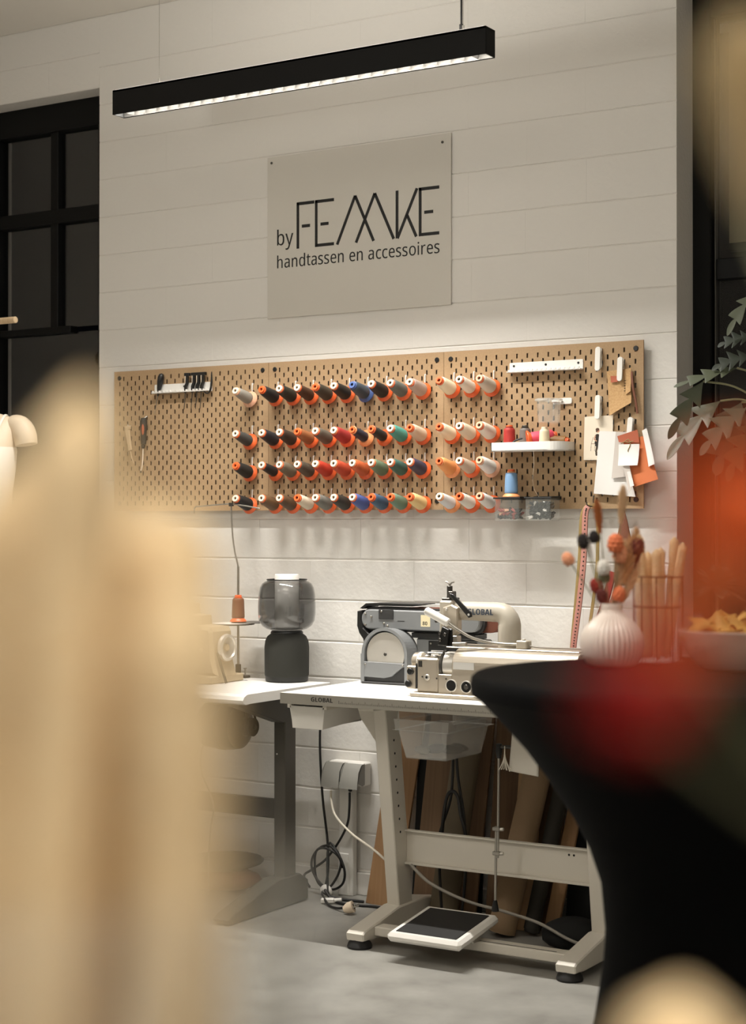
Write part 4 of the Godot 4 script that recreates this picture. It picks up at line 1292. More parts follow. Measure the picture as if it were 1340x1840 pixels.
func boards_behind() -> void:
	leaning("wood_plank", "narrow light brown plank leaning left of the table post", "plank", v2(1.245, 0.085), Vector3(0, 0.76, 0.0), 0.128, 0.010, M.wood_plank, 0.085)
	leaning("black_sheet", "black sheet leaning against the wall behind the table post", "sheet", v2(1.42, 0.06), Vector3(0, 0.77, -0.012), 0.28, 0.006, M.black_matte)
	leaning("wood_board", "brown wooden board leaning left of the grey leather roll", "board", v2(1.47, 0.145), Vector3(0, 0.74, 0.045), 0.25, 0.012, M.wood_board, 0.03)
	leaning("wood_board", "wide brown wooden board in the middle behind the cross beam", "board", v2(1.755, 0.135), Vector3(0, 0.76, 0.035), 0.27, 0.012, M.wood_board, 0.0)
	leaning("wood_strip", "pale wooden strip upright beside the clear bin", "board", v2(1.86, 0.165), Vector3(0, 0.764, 0.07), 0.085, 0.012, M.wood_light, 0.01)
	leaning("wood_plank", "slanted brown plank at the right of the dark leather roll", "plank", v2(1.99, 0.17), Vector3(0, 0.70, 0.075), 0.05, 0.012, M.wood_plank, 0.11)
	leaning("black_sheet", "large black sheet leaning at the right behind the sewing table", "sheet", v2(2.03, 0.085), Vector3(0, 0.75, 0.0), 0.34, 0.006, M.black_matte, 0.02)
	roll("leather_roll", "grey brown leather roll standing behind the pull rod, left one", 1.640, 0.225, 1.705, 0.70, 0.13, 0.048, M.leather_grey)
	roll("leather_roll", "tan leather roll standing right of the pull rod", 1.885, 0.262, 1.985, 0.64, 0.14, 0.046, M.leather_tan)
	roll("leather_roll", "slim dark leather roll between the tan roll and the plank", 1.966, 0.205, 2.07, 0.66, 0.10, 0.026, M.leather_dark)
	solo("leather_belt", "brown leather belt hanging in front of the black sheet", "belt", Geo.new().tube(Geo.smooth([Vector3(2.19, 0.60, 0.11), Vector3(2.19, 0.35, 0.14), Vector3(2.195, 0.20, 0.16), Vector3(2.212, 0.11, 0.17), Vector3(2.222, 0.04, 0.18)], 5), 0.011, 8, Vector2(0.25, 1.0), Vector3.BACK), M.leather_rust)
	solo("cloth_heap", "dark cloth heaped on the floor by the right table foot", "cloth", Geo.new().ball(Vector3.ZERO, Vector3(0.10, 0.05, 0.075), 11, 7, Basis.from_euler(Vector3(0.1, 0.5, 0.06))), M.black_matte, "", Vector3(2.15, 0.05, 0.29))

func wall_socket() -> void:
	var tr := thing("cable_trunking", "white upright cable trunking below the wall sockets", "trunking", Vector3(1.118, 0, -0.012))
	part(tr, "trunk", Geo.new().bb(Vector3(-0.030, 0.0, 0.0), Vector3(0.030, 0.42, 0.030), 0.003), M.white_plastic)
	part(tr, "lower_cover", Geo.new().bb(Vector3(-0.032, 0.0, 0.0), Vector3(0.014, 0.155, 0.033), 0.003), M.white_plastic)
	var b := thing("wall_socket", "grey double wall socket with hinged covers on white trunking", "socket", Vector3(1.118, 0.40, -0.028))
	part(b, "box", Geo.new().bb(Vector3(-0.072, 0.004, 0.0), Vector3(0.082, 0.090, 0.05), 0.005), M.white_plastic)
	for i in 2:
		var x := -0.075 + i * 0.081
		var rows := []
		for k in 7:
			var a := deg_to_rad(12.0 + 70.0 * k / 6.0)
			var p := Vector3(0, 0.088 - 0.075 * (1.0 - cos(a)) - 0.004 * k, 0.050 + 0.048 * sin(a))
			rows.append([Vector3(x, p.y, p.z), Vector3(x + 0.076, p.y, p.z)])
		part(b, "hinged_cover", Geo.new().sheet(rows, 0.004), M.socket_grey)
		var lid := Geo.new()
		for s in [0.0, 0.074]:
			lid.prism([v2(0.046, 0.012), v2(0.062, 0.008), v2(0.096, 0.024), v2(0.090, 0.060), v2(0.07, 0.084), v2(0.046, 0.088)], -0.001, 0.001, Transform3D(Basis(Vector3(0, 0, 1), Vector3(0, 1, 0), Vector3(-1, 0, 0)), Vector3(x + 0.001 + s, 0, 0)))
		part(b, "cover_cheek", lid, M.socket_grey)
		var c := "plug"
		part(b, c, Geo.new().cyl(Vector3(x + 0.035, 0.034, 0.07), Vector3(x + 0.035, -0.012, 0.082), 0.014, 12, 0.003, 0.007), [M.white_plastic, M.black_plastic][i])

func cord(called: String, label: String, pts: Array, r: float, mat: Material, cat := "cable") -> void:
	solo(called, label, cat, Geo.new().tube(Geo.smooth(pts, 6), r, 8), mat)

func cables() -> void:
	cord("power_cable", "cream power cable hanging from the wall socket to the table post", [Vector3(1.078, 0.386, 0.056), Vector3(1.082, 0.35, 0.060), Vector3(1.11, 0.30, 0.075), Vector3(1.20, 0.25, 0.11), Vector3(1.33, 0.215, 0.17), Vector3(1.44, 0.195, 0.25), Vector3(1.53, 0.18, 0.31)], 0.0045, M.cable_white)
	cord("power_cable", "black power cable dropping from the wall socket to the coil", [Vector3(1.159, 0.386, 0.056), Vector3(1.160, 0.33, 0.06), Vector3(1.150, 0.27, 0.058), Vector3(1.11, 0.20, 0.055), Vector3(1.05, 0.13, 0.05), Vector3(0.985, 0.085, 0.045), Vector3(0.955, 0.06, 0.05), Vector3(1.0, 0.03, 0.08)], 0.0045, M.cable_black)
	cord("drawer_cable", "black cable hanging from under the drawer down to the coil", [Vector3(1.02, 0.74, 0.02), Vector3(1.0, 0.60, 0.01), Vector3(0.998, 0.48, 0.005), Vector3(1.012, 0.34, 0.01), Vector3(1.045, 0.20, 0.03), Vector3(1.062, 0.10, 0.05), Vector3(1.064, 0.04, 0.07)], 0.0045, M.cable_black)
	# coil of cable by the foot of the left table
	var pts := []
	for i in 46:
		var a := i * 0.52
		var w := 0.072 - 0.016 * sin(i * 0.37)
		pts.append(Vector3(1.062 + w * cos(a) + 0.006 * sin(i * 1.3), 0.105 + 0.078 * sin(a) + 0.006 * cos(i * 0.9), 0.065 + 0.012 * sin(i * 0.61)))
	pts.append(Vector3(1.10, 0.03, 0.11))
	solo("cable_coil", "tangled coil of black cable beside the dark table foot", "cable coil", Geo.new().tube(Geo.smooth(pts.slice(0, 28) + [Vector3(1.10, 0.03, 0.11), Vector3(1.13, 0.007, 0.13)], 4), 0.0045, 8), M.cable_black)
	cord("floor_cable", "black cable running along the floor to the wooden plank", [Vector3(1.08, 0.03, 0.12), Vector3(1.13, 0.009, 0.11), Vector3(1.2, 0.0055, 0.095), Vector3(1.24, 0.0055, 0.09)], 0.005, M.cable_black)
	cord("floor_cable", "black cable curving over the floor in front of the plank", [Vector3(1.10, 0.04, 0.13), Vector3(1.15, 0.010, 0.15), Vector3(1.22, 0.0055, 0.155), Vector3(1.32, 0.0055, 0.135), Vector3(1.42, 0.0055, 0.165), Vector3(1.50, 0.0055, 0.22)], 0.005, M.cable_black)
	cord("floor_cable", "short black cable ending in the cream plug on the floor", [Vector3(1.10, 0.03, 0.15), Vector3(1.16, 0.007, 0.20), Vector3(1.22, 0.008, 0.235), Vector3(1.262, 0.018, 0.255)], 0.0045, M.cable_black)
	var p := thing("cable_plug", "cream earthed plug lying on the floor", "plug", Vector3(1.292, 0.0, 0.265))
	var rot := Transform3D(Basis.from_euler(Vector3(0.2, 0.4, 0.35)), Vector3(0, 0.024, 0))
	part(p, "body", Geo.new().lathe([Vector2(0, -0.024), Vector2(0.011, -0.022), Vector2(0.020, -0.005), Vector2(0.021, 0.014), Vector2(0.0, 0.016)], 16, rot * Transform3D(Basis(Vector3(0, 0, 1), -PI / 2), Vector3.ZERO)), M.cream_plastic)
	for s in [-1.0, 1.0]:
		part(p, "pin", Geo.new().cyl(rot * Vector3(0.014, 0.0, s * 0.009), rot * Vector3(0.036, 0.0, s * 0.009), 0.0024, 8), M.steel)
	part(p, "earth_slot", Geo.new().box(Vector3(0.0162, 0.0, 0.0), Vector3(0.001, 0.02, 0.006), 0.0, rot), M.hole)
	var j := thing("cable_joint", "small white plastic joint lying among the black cables", "cable joint", Vector3(1.135, 0.0, 0.165))
	part(j, "body", Geo.new().box(Vector3(0, 0.012, 0), Vector3(0.05, 0.018, 0.022), 0.004, Transform3D(Basis(Vector3.UP, 0.5), Vector3.ZERO)), M.white_plastic)
	part(j, "sleeve", Geo.new().cyl(Vector3(0.018, 0.012, -0.010), Vector3(0.045, 0.014, -0.024), 0.008, 10, 0.002), M.white_plastic)
	solo("wall_outlet_cap", "round white cap on the floor behind the cables", "cap", Geo.new().ball(Vector3.ZERO, Vector3(0.026, 0.026, 0.014), 14, 9), M.white_plastic, "", Vector3(1.085, 0.0265, 0.10))
	# behind the sewing table
	cord("air_hose", "grey hose sagging behind the cross beam to the right foot", [Vector3(1.62, 0.23, 0.40), Vector3(1.70, 0.18, 0.41), Vector3(1.83, 0.135, 0.40), Vector3(1.96, 0.115, 0.39), Vector3(2.08, 0.09, 0.38), Vector3(2.18, 0.055, 0.385), Vector3(2.265, 0.04, 0.40)], 0.0055, M.cable_grey, "hose")
	cord("hanging_cable", "black cable looped below the clear bin behind the table, left strand", [Vector3(1.735, 0.604, 0.32), Vector3(1.730, 0.52, 0.315), Vector3(1.718, 0.44, 0.31), Vector3(1.690, 0.36, 0.31), Vector3(1.675, 0.30, 0.31), Vector3(1.68, 0.15, 0.31), Vector3(1.69, 0.01, 0.31)], 0.005, M.cable_black)
	cord("hanging_cable", "black cable looped below the clear bin behind the table, right strand", [Vector3(1.752, 0.604, 0.33), Vector3(1.756, 0.52, 0.325), Vector3(1.768, 0.44, 0.32), Vector3(1.776, 0.36, 0.315), Vector3(1.778, 0.20, 0.315), Vector3(1.765, 0.08, 0.315), Vector3(1.75, 0.008, 0.315)], 0.005, M.cable_black)
	cord("tied_cable", "knotted loop of black cable tied below the clear bin", [Vector3(1.695, 0.33, 0.325), Vector3(1.705, 0.40, 0.33), Vector3(1.722, 0.46, 0.335), Vector3(1.744, 0.475, 0.335), Vector3(1.762, 0.455, 0.335), Vector3(1.772, 0.40, 0.335), Vector3(1.786, 0.34, 0.33), Vector3(1.782, 0.28, 0.33)], 0.006, M.cable_black)

# ---------------------------------------------------------------- machines on the white table
func table_things() -> void:
	sander()
	skiver()
	work_lamp()

func ring_poly(r: float, n := 40, from := 0.0, to := TAU, c := Vector2.ZERO) -> Array:
	var out := []
	for i in n + 1:
		var a := lerpf(from, to, float(i) / n)
		out.append(c + Vector2(cos(a), sin(a)) * r)
	return out

func stadium(x0: float, x1: float, y0: float, y1: float, n := 14) -> Array:
	var r := (y1 - y0) * 0.5
	return ring_poly(r, n, -PI / 2, PI / 2, v2(x1 - r, y0 + r)) + ring_poly(r, n, PI / 2, PI * 1.5, v2(x0 + r, y0 + r))

func sander() -> void:
	var t := thing("belt_sander", "grey bench belt and disc sander at the back of the table", "sander", Vector3(0, 0, 0))
	var zf := 0.24
	# base and disc guard in one casting
	var cx := 1.424
	var cy := 0.909
	var guard := [v2(1.326, TT)] + [v2(1.512, TT)]
	guard.append(v2(1.512, cy))
	for i in 25:
		var a := PI * i / 24.0
		guard.append(v2(1.421 + 0.091 * cos(a), cy + 0.088 * sin(a)))
	guard.append(v2(1.326, cy))
	part(t, "disc_guard", Geo.new().prism(guard, zf - 0.075, zf - 0.012, Transform3D(), 0.003), M.sander_grey)
	# raised rim round the disc
	var rim := Geo.new()
	for i in 30:
		var a := PI * i / 30.0 - 0.0
		var b := PI * (i + 1) / 30.0
		var c := v2(cx - 0.003, cy)
		rim.prism([c + v2(cos(a), sin(a)) * 0.0815, c + v2(cos(a), sin(a)) * 0.092, c + v2(cos(b), sin(b)) * 0.092, c + v2(cos(b), sin(b)) * 0.0815], zf - 0.014, zf + 0.006)
	rim.bb(Vector3(1.3255, TT + 0.001, zf - 0.014), Vector3(1.3395, cy, zf + 0.006))
	rim.bb(Vector3(1.5025, TT + 0.001, zf - 0.014), Vector3(1.513, cy, zf + 0.006))
	part(t, "guard_rim", rim, M.sander_grey)
	part(t, "disc_gap", Geo.new().prism(ring_poly(0.081, 40, 0.0, TAU * 39.0 / 40.0, v2(cx - 0.003, cy)), zf - 0.0122, zf - 0.0112), M.black_rubber)
	part(t, "sanding_disc", Geo.new().lathe([Vector2(0, 0), Vector2(0.0765, 0), Vector2(0.0765, 0.008), Vector2(0.0755, 0.009), Vector2(0, 0.009)], 48, Transform3D(Basis(Vector3.RIGHT, PI / 2), Vector3(cx - 0.002, cy, zf - 0.010))), M.brushed)
	part(t, "disc_screw", Geo.new().cyl(Vector3(cx - 0.002, cy, zf - 0.002), Vector3(cx - 0.002, cy, zf + 0.002), 0.006, 12, 0.001), M.dark_steel)
	var pl := [v2(1.339, 0.838), v2(1.339, 0.868), v2(1.339, 0.882), v2(1.503, 0.880), v2(1.503, 0.866)]
	for i in 9:
		var a := -PI / 2 * i / 8.0
		pl.append(v2(1.4405 + 0.055 * cos(a), 0.874 + 0.040 * sin(a)))
	pl.append(v2(1.38, 0.830))
	part(t, "lower_cover", Geo.new().prism([v2(1.3395, 0.829), v2(1.42, 0.827), v2(1.452, 0.834), v2(1.474, 0.852), v2(1.4935, 0.866), v2(1.5025, 0.868), v2(1.5025, 0.880), v2(1.3395, 0.882)], zf - 0.001, zf + 0.007, Transform3D(), 0.0015), M.sander_grey)
	part(t, "base_recess", Geo.new().bb(Vector3(1.3395, TT + 0.001, zf - 0.012), Vector3(1.5025, 0.868, zf - 0.003)), M.sander_dark)
	part(t, "base_foot", Geo.new().bb(Vector3(1.330, TT, zf - 0.14), Vector3(1.515, TT + 0.008, zf + 0.008), 0.002), M.sander_dark)
	for q in [[1.3455, 0.872], [1.497, 0.874]]:
		part(t, "screw", Geo.new().cyl(Vector3(q[0], q[1], zf + 0.006), Vector3(q[0], q[1], zf + 0.0095), 0.0034, 10, 0.0006), M.steel)
	# belt arm behind the disc
	var zb := zf - 0.085
	part(t, "belt", Geo.new().prism(stadium(1.283, 1.773, 0.984, 1.067), zb - 0.07, zb + 0.012, Transform3D(), 0.001, true), M.sander_dark)
	part(t, "abrasive_belt", Geo.new().prism(stadium(1.718, 1.821, 0.990, 1.0635), zb - 0.068, zb - 0.004, Transform3D(), 0.001, true), M.abrasive)
	part(t, "belt_surface", Geo.new().bb(Vector3(1.473, 1.0668, zb - 0.068), Vector3(1.793, 1.0688, zb + 0.006)), M.abrasive)
	part(t, "belt_cover", Geo.new().prism(stadium(1.292, 1.765, 0.992, 1.060), zb + 0.010, zb + 0.034, Transform3D(), 0.004, true), M.sander_grey)
	part(t, "tracking_plate", Geo.new().bb(Vector3(1.365, 1.028, zb + 0.033), Vector3(1.425, 1.061, zb + 0.037), 0.001), M.sander_dark)
	for q in [[1.310, 1.044], [1.335, 1.034], [1.310, 1.006], [1.387, 1.012], [1.401, 1.004], [1.377, 1.054]]:
		part(t, "screw", Geo.new().cyl(Vector3(q[0], q[1], zb + 0.033), Vector3(q[0], q[1], zb + 0.039), 0.0042, 10, 0.0008), M.steel)
	part(t, "vent_slot", Geo.new().bb(Vector3(1.441, 1.0215, zb + 0.0335), Vector3(1.469, 1.0235, zb + 0.0345)), M.sander_dark)
	part(t, "top_guard", Geo.new().prism([v2(1.291, 1.060), v2(1.308, 1.072), v2(1.493, 1.074), v2(1.518, 1.080), v2(1.533, 1.080), v2(1.533, 1.083), v2(1.373, 1.083), v2(1.303, 1.080), v2(1.278, 1.062)], zb - 0.07, zb + 0.022, Transform3D(), 0.001), M.black_plastic)
	var shroud := [v2(1.271, 1.052), v2(1.291, 1.056), v2(1.289, 1.02), v2(1.298, 0.995), v2(1.323, 0.975), v2(1.313, 0.93), v2(1.301, 0.93), v2(1.295, 0.955), v2(1.279, 0.975), v2(1.270, 1.0)]
	part(t, "dust_shroud", Geo.new().prism(shroud, zb - 0.06, zb + 0.03, Transform3D(), 0.004), M.black_plastic)
	var lb := part(t, "grit_label", Geo.new().bb(Vector3(1.535, 1.006, zb + 0.034), Vector3(1.572, 1.046, zb + 0.0346)), M.label_cream)
	text_part(lb, "80", [1.542, 1.011, 1.561, 1.024], M.leather_dark, Transform3D(Basis(), Vector3(0, 0, zb + 0.0346)), 0.0004, "Droid Sans", 700)
	part(t, "belt_frame", Geo.new().bb(Vector3(1.493, 0.966, zb - 0.06), Vector3(1.743, 0.984, zb + 0.028), 0.002), M.black_plastic)
	# motor housing
	part(t, "motor_housing", Geo.new().bb(Vector3(1.505, TT, zb - 0.05), Vector3(1.772, 0.966, zb + 0.016), 0.006), M.sander_grey)
	part(t, "nameplate_panel", Geo.new().bb(Vector3(1.556, 0.86, zb + 0.016), Vector3(1.745, 0.957, zb + 0.019), 0.001), M.black_plastic)
	part(t, "nameplate", Geo.new().bb(Vector3(1.568, 0.865, zb + 0.019), Vector3(1.740, 0.925, zb + 0.0205)), M.label_silver)
	part(t, "nameplate_print", Geo.new().bb(Vector3(1.598, 0.905, zb + 0.0205), Vector3(1.622, 0.914, zb + 0.0209)), M.sander_dark)
	for q in [1.566, 1.66, 1.738]:
		part(t, "screw", Geo.new().cyl(Vector3(q, 0.948, zb + 0.019), Vector3(q, 0.948, zb + 0.0215), 0.0032, 10, 0.0006), M.steel)

func skiver() -> void:
	var t := thing("skiving_machine", "beige leather skiving machine with an arched arm on the white table", "machine", Vector3(0, 0, 0))
	var zf := 0.53
	part(t, "base_plate", Geo.new().bb(Vector3(1.702, TT, 0.26), Vector3(2.30, TT + 0.014, 0.55), 0.003), M.machine_metal)
	# bed, seen from the front: stepped block with a recess for the feed drum
	var prof := []
	for i in 9:
		var a := PI / 2 * i / 8.0
		prof.append(v2(zf - 0.05 + 0.05 * cos(a), 0.912 + 0.050 * sin(a)))
	var bed := [v2(0.32, TT + 0.014), v2(zf, TT + 0.014)] + prof + [v2(0.32, 0.962)]
	var turn := Transform3D(Basis(Vector3(0, 0, 1), Vector3(0, 1, 0), Vector3(-1, 0, 0)), Vector3.ZERO)
	part(t, "bed", Geo.new().prism(bed, -2.28, -1.846, turn, 0.003, false), M.machine_metal)
	part(t, "bed_top", Geo.new().bb(Vector3(1.80, 0.9615, 0.335), Vector3(2.27, 0.966, 0.485), 0.002), M.machine_metal)
	part(t, "head_block", Geo.new().bb(Vector3(1.717, TT + 0.014, 0.36), Vector3(1.797, 0.930, zf), 0.005), M.machine_metal)
	part(t, "block_below_drum", Geo.new().bb(Vector3(1.797, TT + 0.014, 0.36), Vector3(1.846, 0.880, zf), 0.002), M.machine_metal)
	part(t, "drum_recess", Geo.new().bb(Vector3(1.797, 0.880, 0.36), Vector3(1.846, 0.945, 0.45)), M.black_rubber)
	part(t, "feed_drum", Geo.new().cyl(Vector3(1.804, 0.905, 0.475), Vector3(1.843, 0.905, 0.475), 0.046, 36, 0.002), M.brushed)
	part(t, "knife_ring", Geo.new().lathe([Vector2(0.040, 0), Vector2(0.052, 0), Vector2(0.049, 0.006), Vector2(0.040, 0.006), Vector2(0.040, 0)], 36, Geo.aim(Vector3(1.798, 0.905, 0.475), Vector3(1.86, 0.905, 0.475))), M.dark_steel)
	part(t, "nameplate", Geo.new().bb(Vector3(1.852, 0.898, zf), Vector3(1.927, 0.9205, zf + 0.0012)), M.label_silver)
	# round knobs on the front
	for q in [[1.846, 0.846, 0.0175], [1.900, 0.844, 0.0175]]:
		var k := part(t, "front_port", Geo.new().lathe([Vector2(0.0175, -0.002), Vector2(0.0205, 0.0), Vector2(0.0205, 0.003), Vector2(0.0175, 0.004), Vector2(0.0175, -0.002)], 28, Transform3D(Basis(Vector3.RIGHT, PI / 2), Vector3(q[0], q[1], zf))), M.brushed)
		part(k, "port_bore", Geo.new().cyl(Vector3(q[0], q[1], zf - 0.001), Vector3(q[0], q[1], zf + 0.0022), 0.0172, 26), M.hole)
	part(t, "port_screw", Geo.new().cyl(Vector3(1.900, 0.844, zf + 0.002), Vector3(1.900, 0.844, zf + 0.005), 0.008, 12, 0.001), M.dark_steel)
	var bo := part(t, "bolt", Geo.new().cyl(Vector3(1.757, 0.868, zf), Vector3(1.757, 0.868, zf + 0.005), 0.010, 20, 0.0015), M.brushed)
	part(bo, "bolt_socket", Geo.new().cyl(Vector3(1.757, 0.868, zf + 0.0045), Vector3(1.757, 0.868, zf + 0.0056), 0.0045, 6), M.hole)
	part(t, "square_port", Geo.new().bb(Vector3(1.724, 0.900, zf - 0.002), Vector3(1.738, 0.920, zf + 0.001)), M.dark_steel)
	for q in [[1.739, 0.869], [1.792, 0.866], [1.826, 0.866]]:
		part(t, "small_screw", Geo.new().cyl(Vector3(q[0], q[1], zf), Vector3(q[0], q[1], zf + 0.0014), 0.003, 8), M.dark_steel)
	# end cap at the left with two knobs
	part(t, "end_cap", Geo.new().bb(Vector3(1.676, 0.828, 0.40), Vector3(1.714, 0.902, zf - 0.004), 0.004), M.machine_metal)
	part(t, "shaft_cover", Geo.new().cyl(Vector3(1.680, 0.915, 0.48), Vector3(1.722, 0.915, 0.48), 0.027, 26, 0.006), M.machine_metal)
	part(t, "cover_band", Geo.new().cyl(Vector3(1.702, 0.915, 0.48), Vector3(1.712, 0.915, 0.48), 0.0295, 26, 0.002), M.white_enamel)
	for q in [[1.694, 0.884], [1.686, 0.844]]:
		part(t, "knob", Geo.new().cyl(Vector3(q[0], q[1], zf - 0.006), Vector3(q[0], q[1], zf + 0.006), 0.011, 18, 0.002), M.black_plastic)
	for q in [1.740, 1.768]:
		part(t, "cap_screw", Geo.new().cyl(Vector3(q, 0.929, 0.50), Vector3(q, 0.937, 0.50), 0.010, 14, 0.002), M.brushed)
	part(t, "side_gap", Geo.new().bb(Vector3(1.7125, 0.83, zf - 0.012), Vector3(1.7180, 0.91, zf - 0.002)), M.black_rubber)
	# arched arm: post, bend, horizontal arm
	var path := [Vector3(1.996, 0.962, 0.42), Vector3(1.996, 1.0, 0.42), Vector3(1.996, 1.035, 0.42)]
	for i in 7:
		var a := PI / 2 * i / 6.0
		path.append(Vector3(1.957 + 0.039 * cos(a), 1.038 + 0.039 * sin(a), 0.42))
	path += [Vector3(1.90, 1.078, 0.42), Vector3(1.84, 1.078, 0.42), Vector3(1.80, 1.078, 0.42)]
	var rad := []
	for i in path.size():
		rad.append(0.037 if i < 3 else 0.0365 - 0.0008 * (i - 3))
	var arm := part(t, "arched_arm", Geo.new().tube(path, rad, 26), M.machine_beige)
	text_part(arm, "GLOBAL", [1.862, 1.069, 1.955, 1.088], M.blue_ink, Transform3D(Basis(), Vector3(0, 0, 0.4205 + 0.0345)), 0.0012, "Droid Sans", 700)
	# head with presser bar
	part(t, "head", Geo.new().bb(Vector3(1.757, 1.0, 0.385), Vector3(1.806, 1.112, 0.455), 0.006), M.machine_beige)
	part(t, "head_front", Geo.new().prism([v2(1.775, 0.985), v2(1.806, 0.985), v2(1.83, 1.02), v2(1.83, 1.09), v2(1.806, 1.10), v2(1.775, 1.09)], 0.43, 0.462, Transform3D(), 0.004), M.machine_metal)
	part(t, "head_cap", Geo.new().bb(Vector3(1.763, 1.112, 0.392), Vector3(1.800, 1.120, 0.448), 0.002), M.dark_steel)
	part(t, "screw_post", Geo.new().cyl(Vector3(1.778, 1.118, 0.42), Vector3(1.778, 1.158, 0.42), 0.0095, 16, 0.001), M.dark_steel)
	part(t, "screw_stem", Geo.new().cyl(Vector3(1.778, 1.155, 0.42), Vector3(1.778, 1.166, 0.42), 0.004, 10), M.steel)
	part(t, "wing_nut", Geo.new().tube(Geo.smooth([Vector3(1.762, 1.171, 0.42), Vector3(1.770, 1.169, 0.42), Vector3(1.778, 1.163, 0.42), Vector3(1.786, 1.169, 0.42), Vector3(1.794, 1.171, 0.42)], 3), 0.0030, 8), M.steel)
	part(t, "lever_block", Geo.new().bb(Vector3(1.788, 1.122, 0.425), Vector3(1.806, 1.142, 0.45), 0.002), M.dark_steel)
	var lv := [v2(1.797, 1.136), v2(1.804, 1.124), v2(1.868, 1.058), v2(1.879, 1.062), v2(1.876, 1.076), v2(1.812, 1.132)]
	var lever := part(t, "lever", Geo.new().prism(lv, 0.452, 0.458, Transform3D(), 0.001), M.black_plastic)
	part(lever, "lever_hole", Geo.new().cyl(Vector3(1.8685, 1.0685, 0.4575), Vector3(1.8685, 1.0685, 0.4588), 0.004, 12), M.label_silver)
	part(t, "presser_bar", Geo.new().bb(Vector3(1.772, 0.965, 0.43), Vector3(1.812, 1.022, 0.466), 0.004), M.black_plastic)
	part(t, "presser_foot", Geo.new().prism([v2(1.765, 0.968), v2(1.80, 0.9665), v2(1.806, 1.02), v2(1.782, 1.03), v2(1.772, 1.0)], 0.466, 0.478, Transform3D(), 0.002), M.black_plastic)
	for q in [[1.776, 0.986], [1.776, 1.008], [1.762, 1.046], [1.794, 1.004]]:
		part(t, "clamp_screw", Geo.new().cyl(Vector3(q[0], q[1], 0.46), Vector3(q[0], q[1], 0.484), 0.0055, 12, 0.001), M.dark_steel)
	part(t, "head_screw", Geo.new().cyl(Vector3(1.790, 1.084, 0.46), Vector3(1.790, 1.084, 0.467), 0.0045, 12, 0.001), M.brushed)
	part(t, "roller_bracket", Geo.new().bb(Vector3(1.816, 0.972, 0.44), Vector3(1.832, 1.0, 0.47), 0.002), M.steel)
	part(t, "guide_rod", Geo.new().cyl(Vector3(1.82, 0.974, 0.475), Vector3(1.87, 0.976, 0.475), 0.006, 12, 0.001), M.steel)
	part(t, "guide_plate", Geo.new().bb(Vector3(1.74, 0.942, 0.44), Vector3(1.86, 0.9465, 0.50), 0.001), M.steel)

func work_lamp() -> void:
	var t := thing("work_lamp", "small white machine lamp on a bendy steel neck", "lamp", Vector3(2.062, 0.966, 0.45))
	part(t, "magnet_base", Geo.new().box(Vector3(0, 0.0135, 0), Vector3(0.038, 0.026, 0.038), 0.003), M.machine_beige)
	part(t, "switch", Geo.new().cyl(Vector3(0.0, 0.026, 0), Vector3(0, 0.031, 0), 0.006, 12, 0.001), M.machine_beige)
	var a := Vector3(1.745, 1.082, 0.52) - t.position
	var b := Vector3(1.828, 1.043, 0.515) - t.position
	part(t, "lamp_head", Geo.new().cyl(a, b, 0.0135, 20, 0.004), M.white_plastic)
	part(t, "neck", Geo.new().tube(Geo.smooth([b, Vector3(1.86, 1.022, 0.51) - t.position, Vector3(1.905, 0.998, 0.50) - t.position, Vector3(1.96, 0.983, 0.475) - t.position, Vector3(2.01, 0.979, 0.46) - t.position, Vector3(-0.018, 0.0125, 0)], 5), 0.0048, 10), M.steel)
	part(t, "cord", Geo.new().tube(Geo.smooth([Vector3(0.018, 0.01, 0), Vector3(0.06, 0.006, 0.0), Vector3(0.13, 0.005, -0.02), Vector3(0.2, 0.005, -0.03)], 4), 0.0025, 8), M.cable_grey)

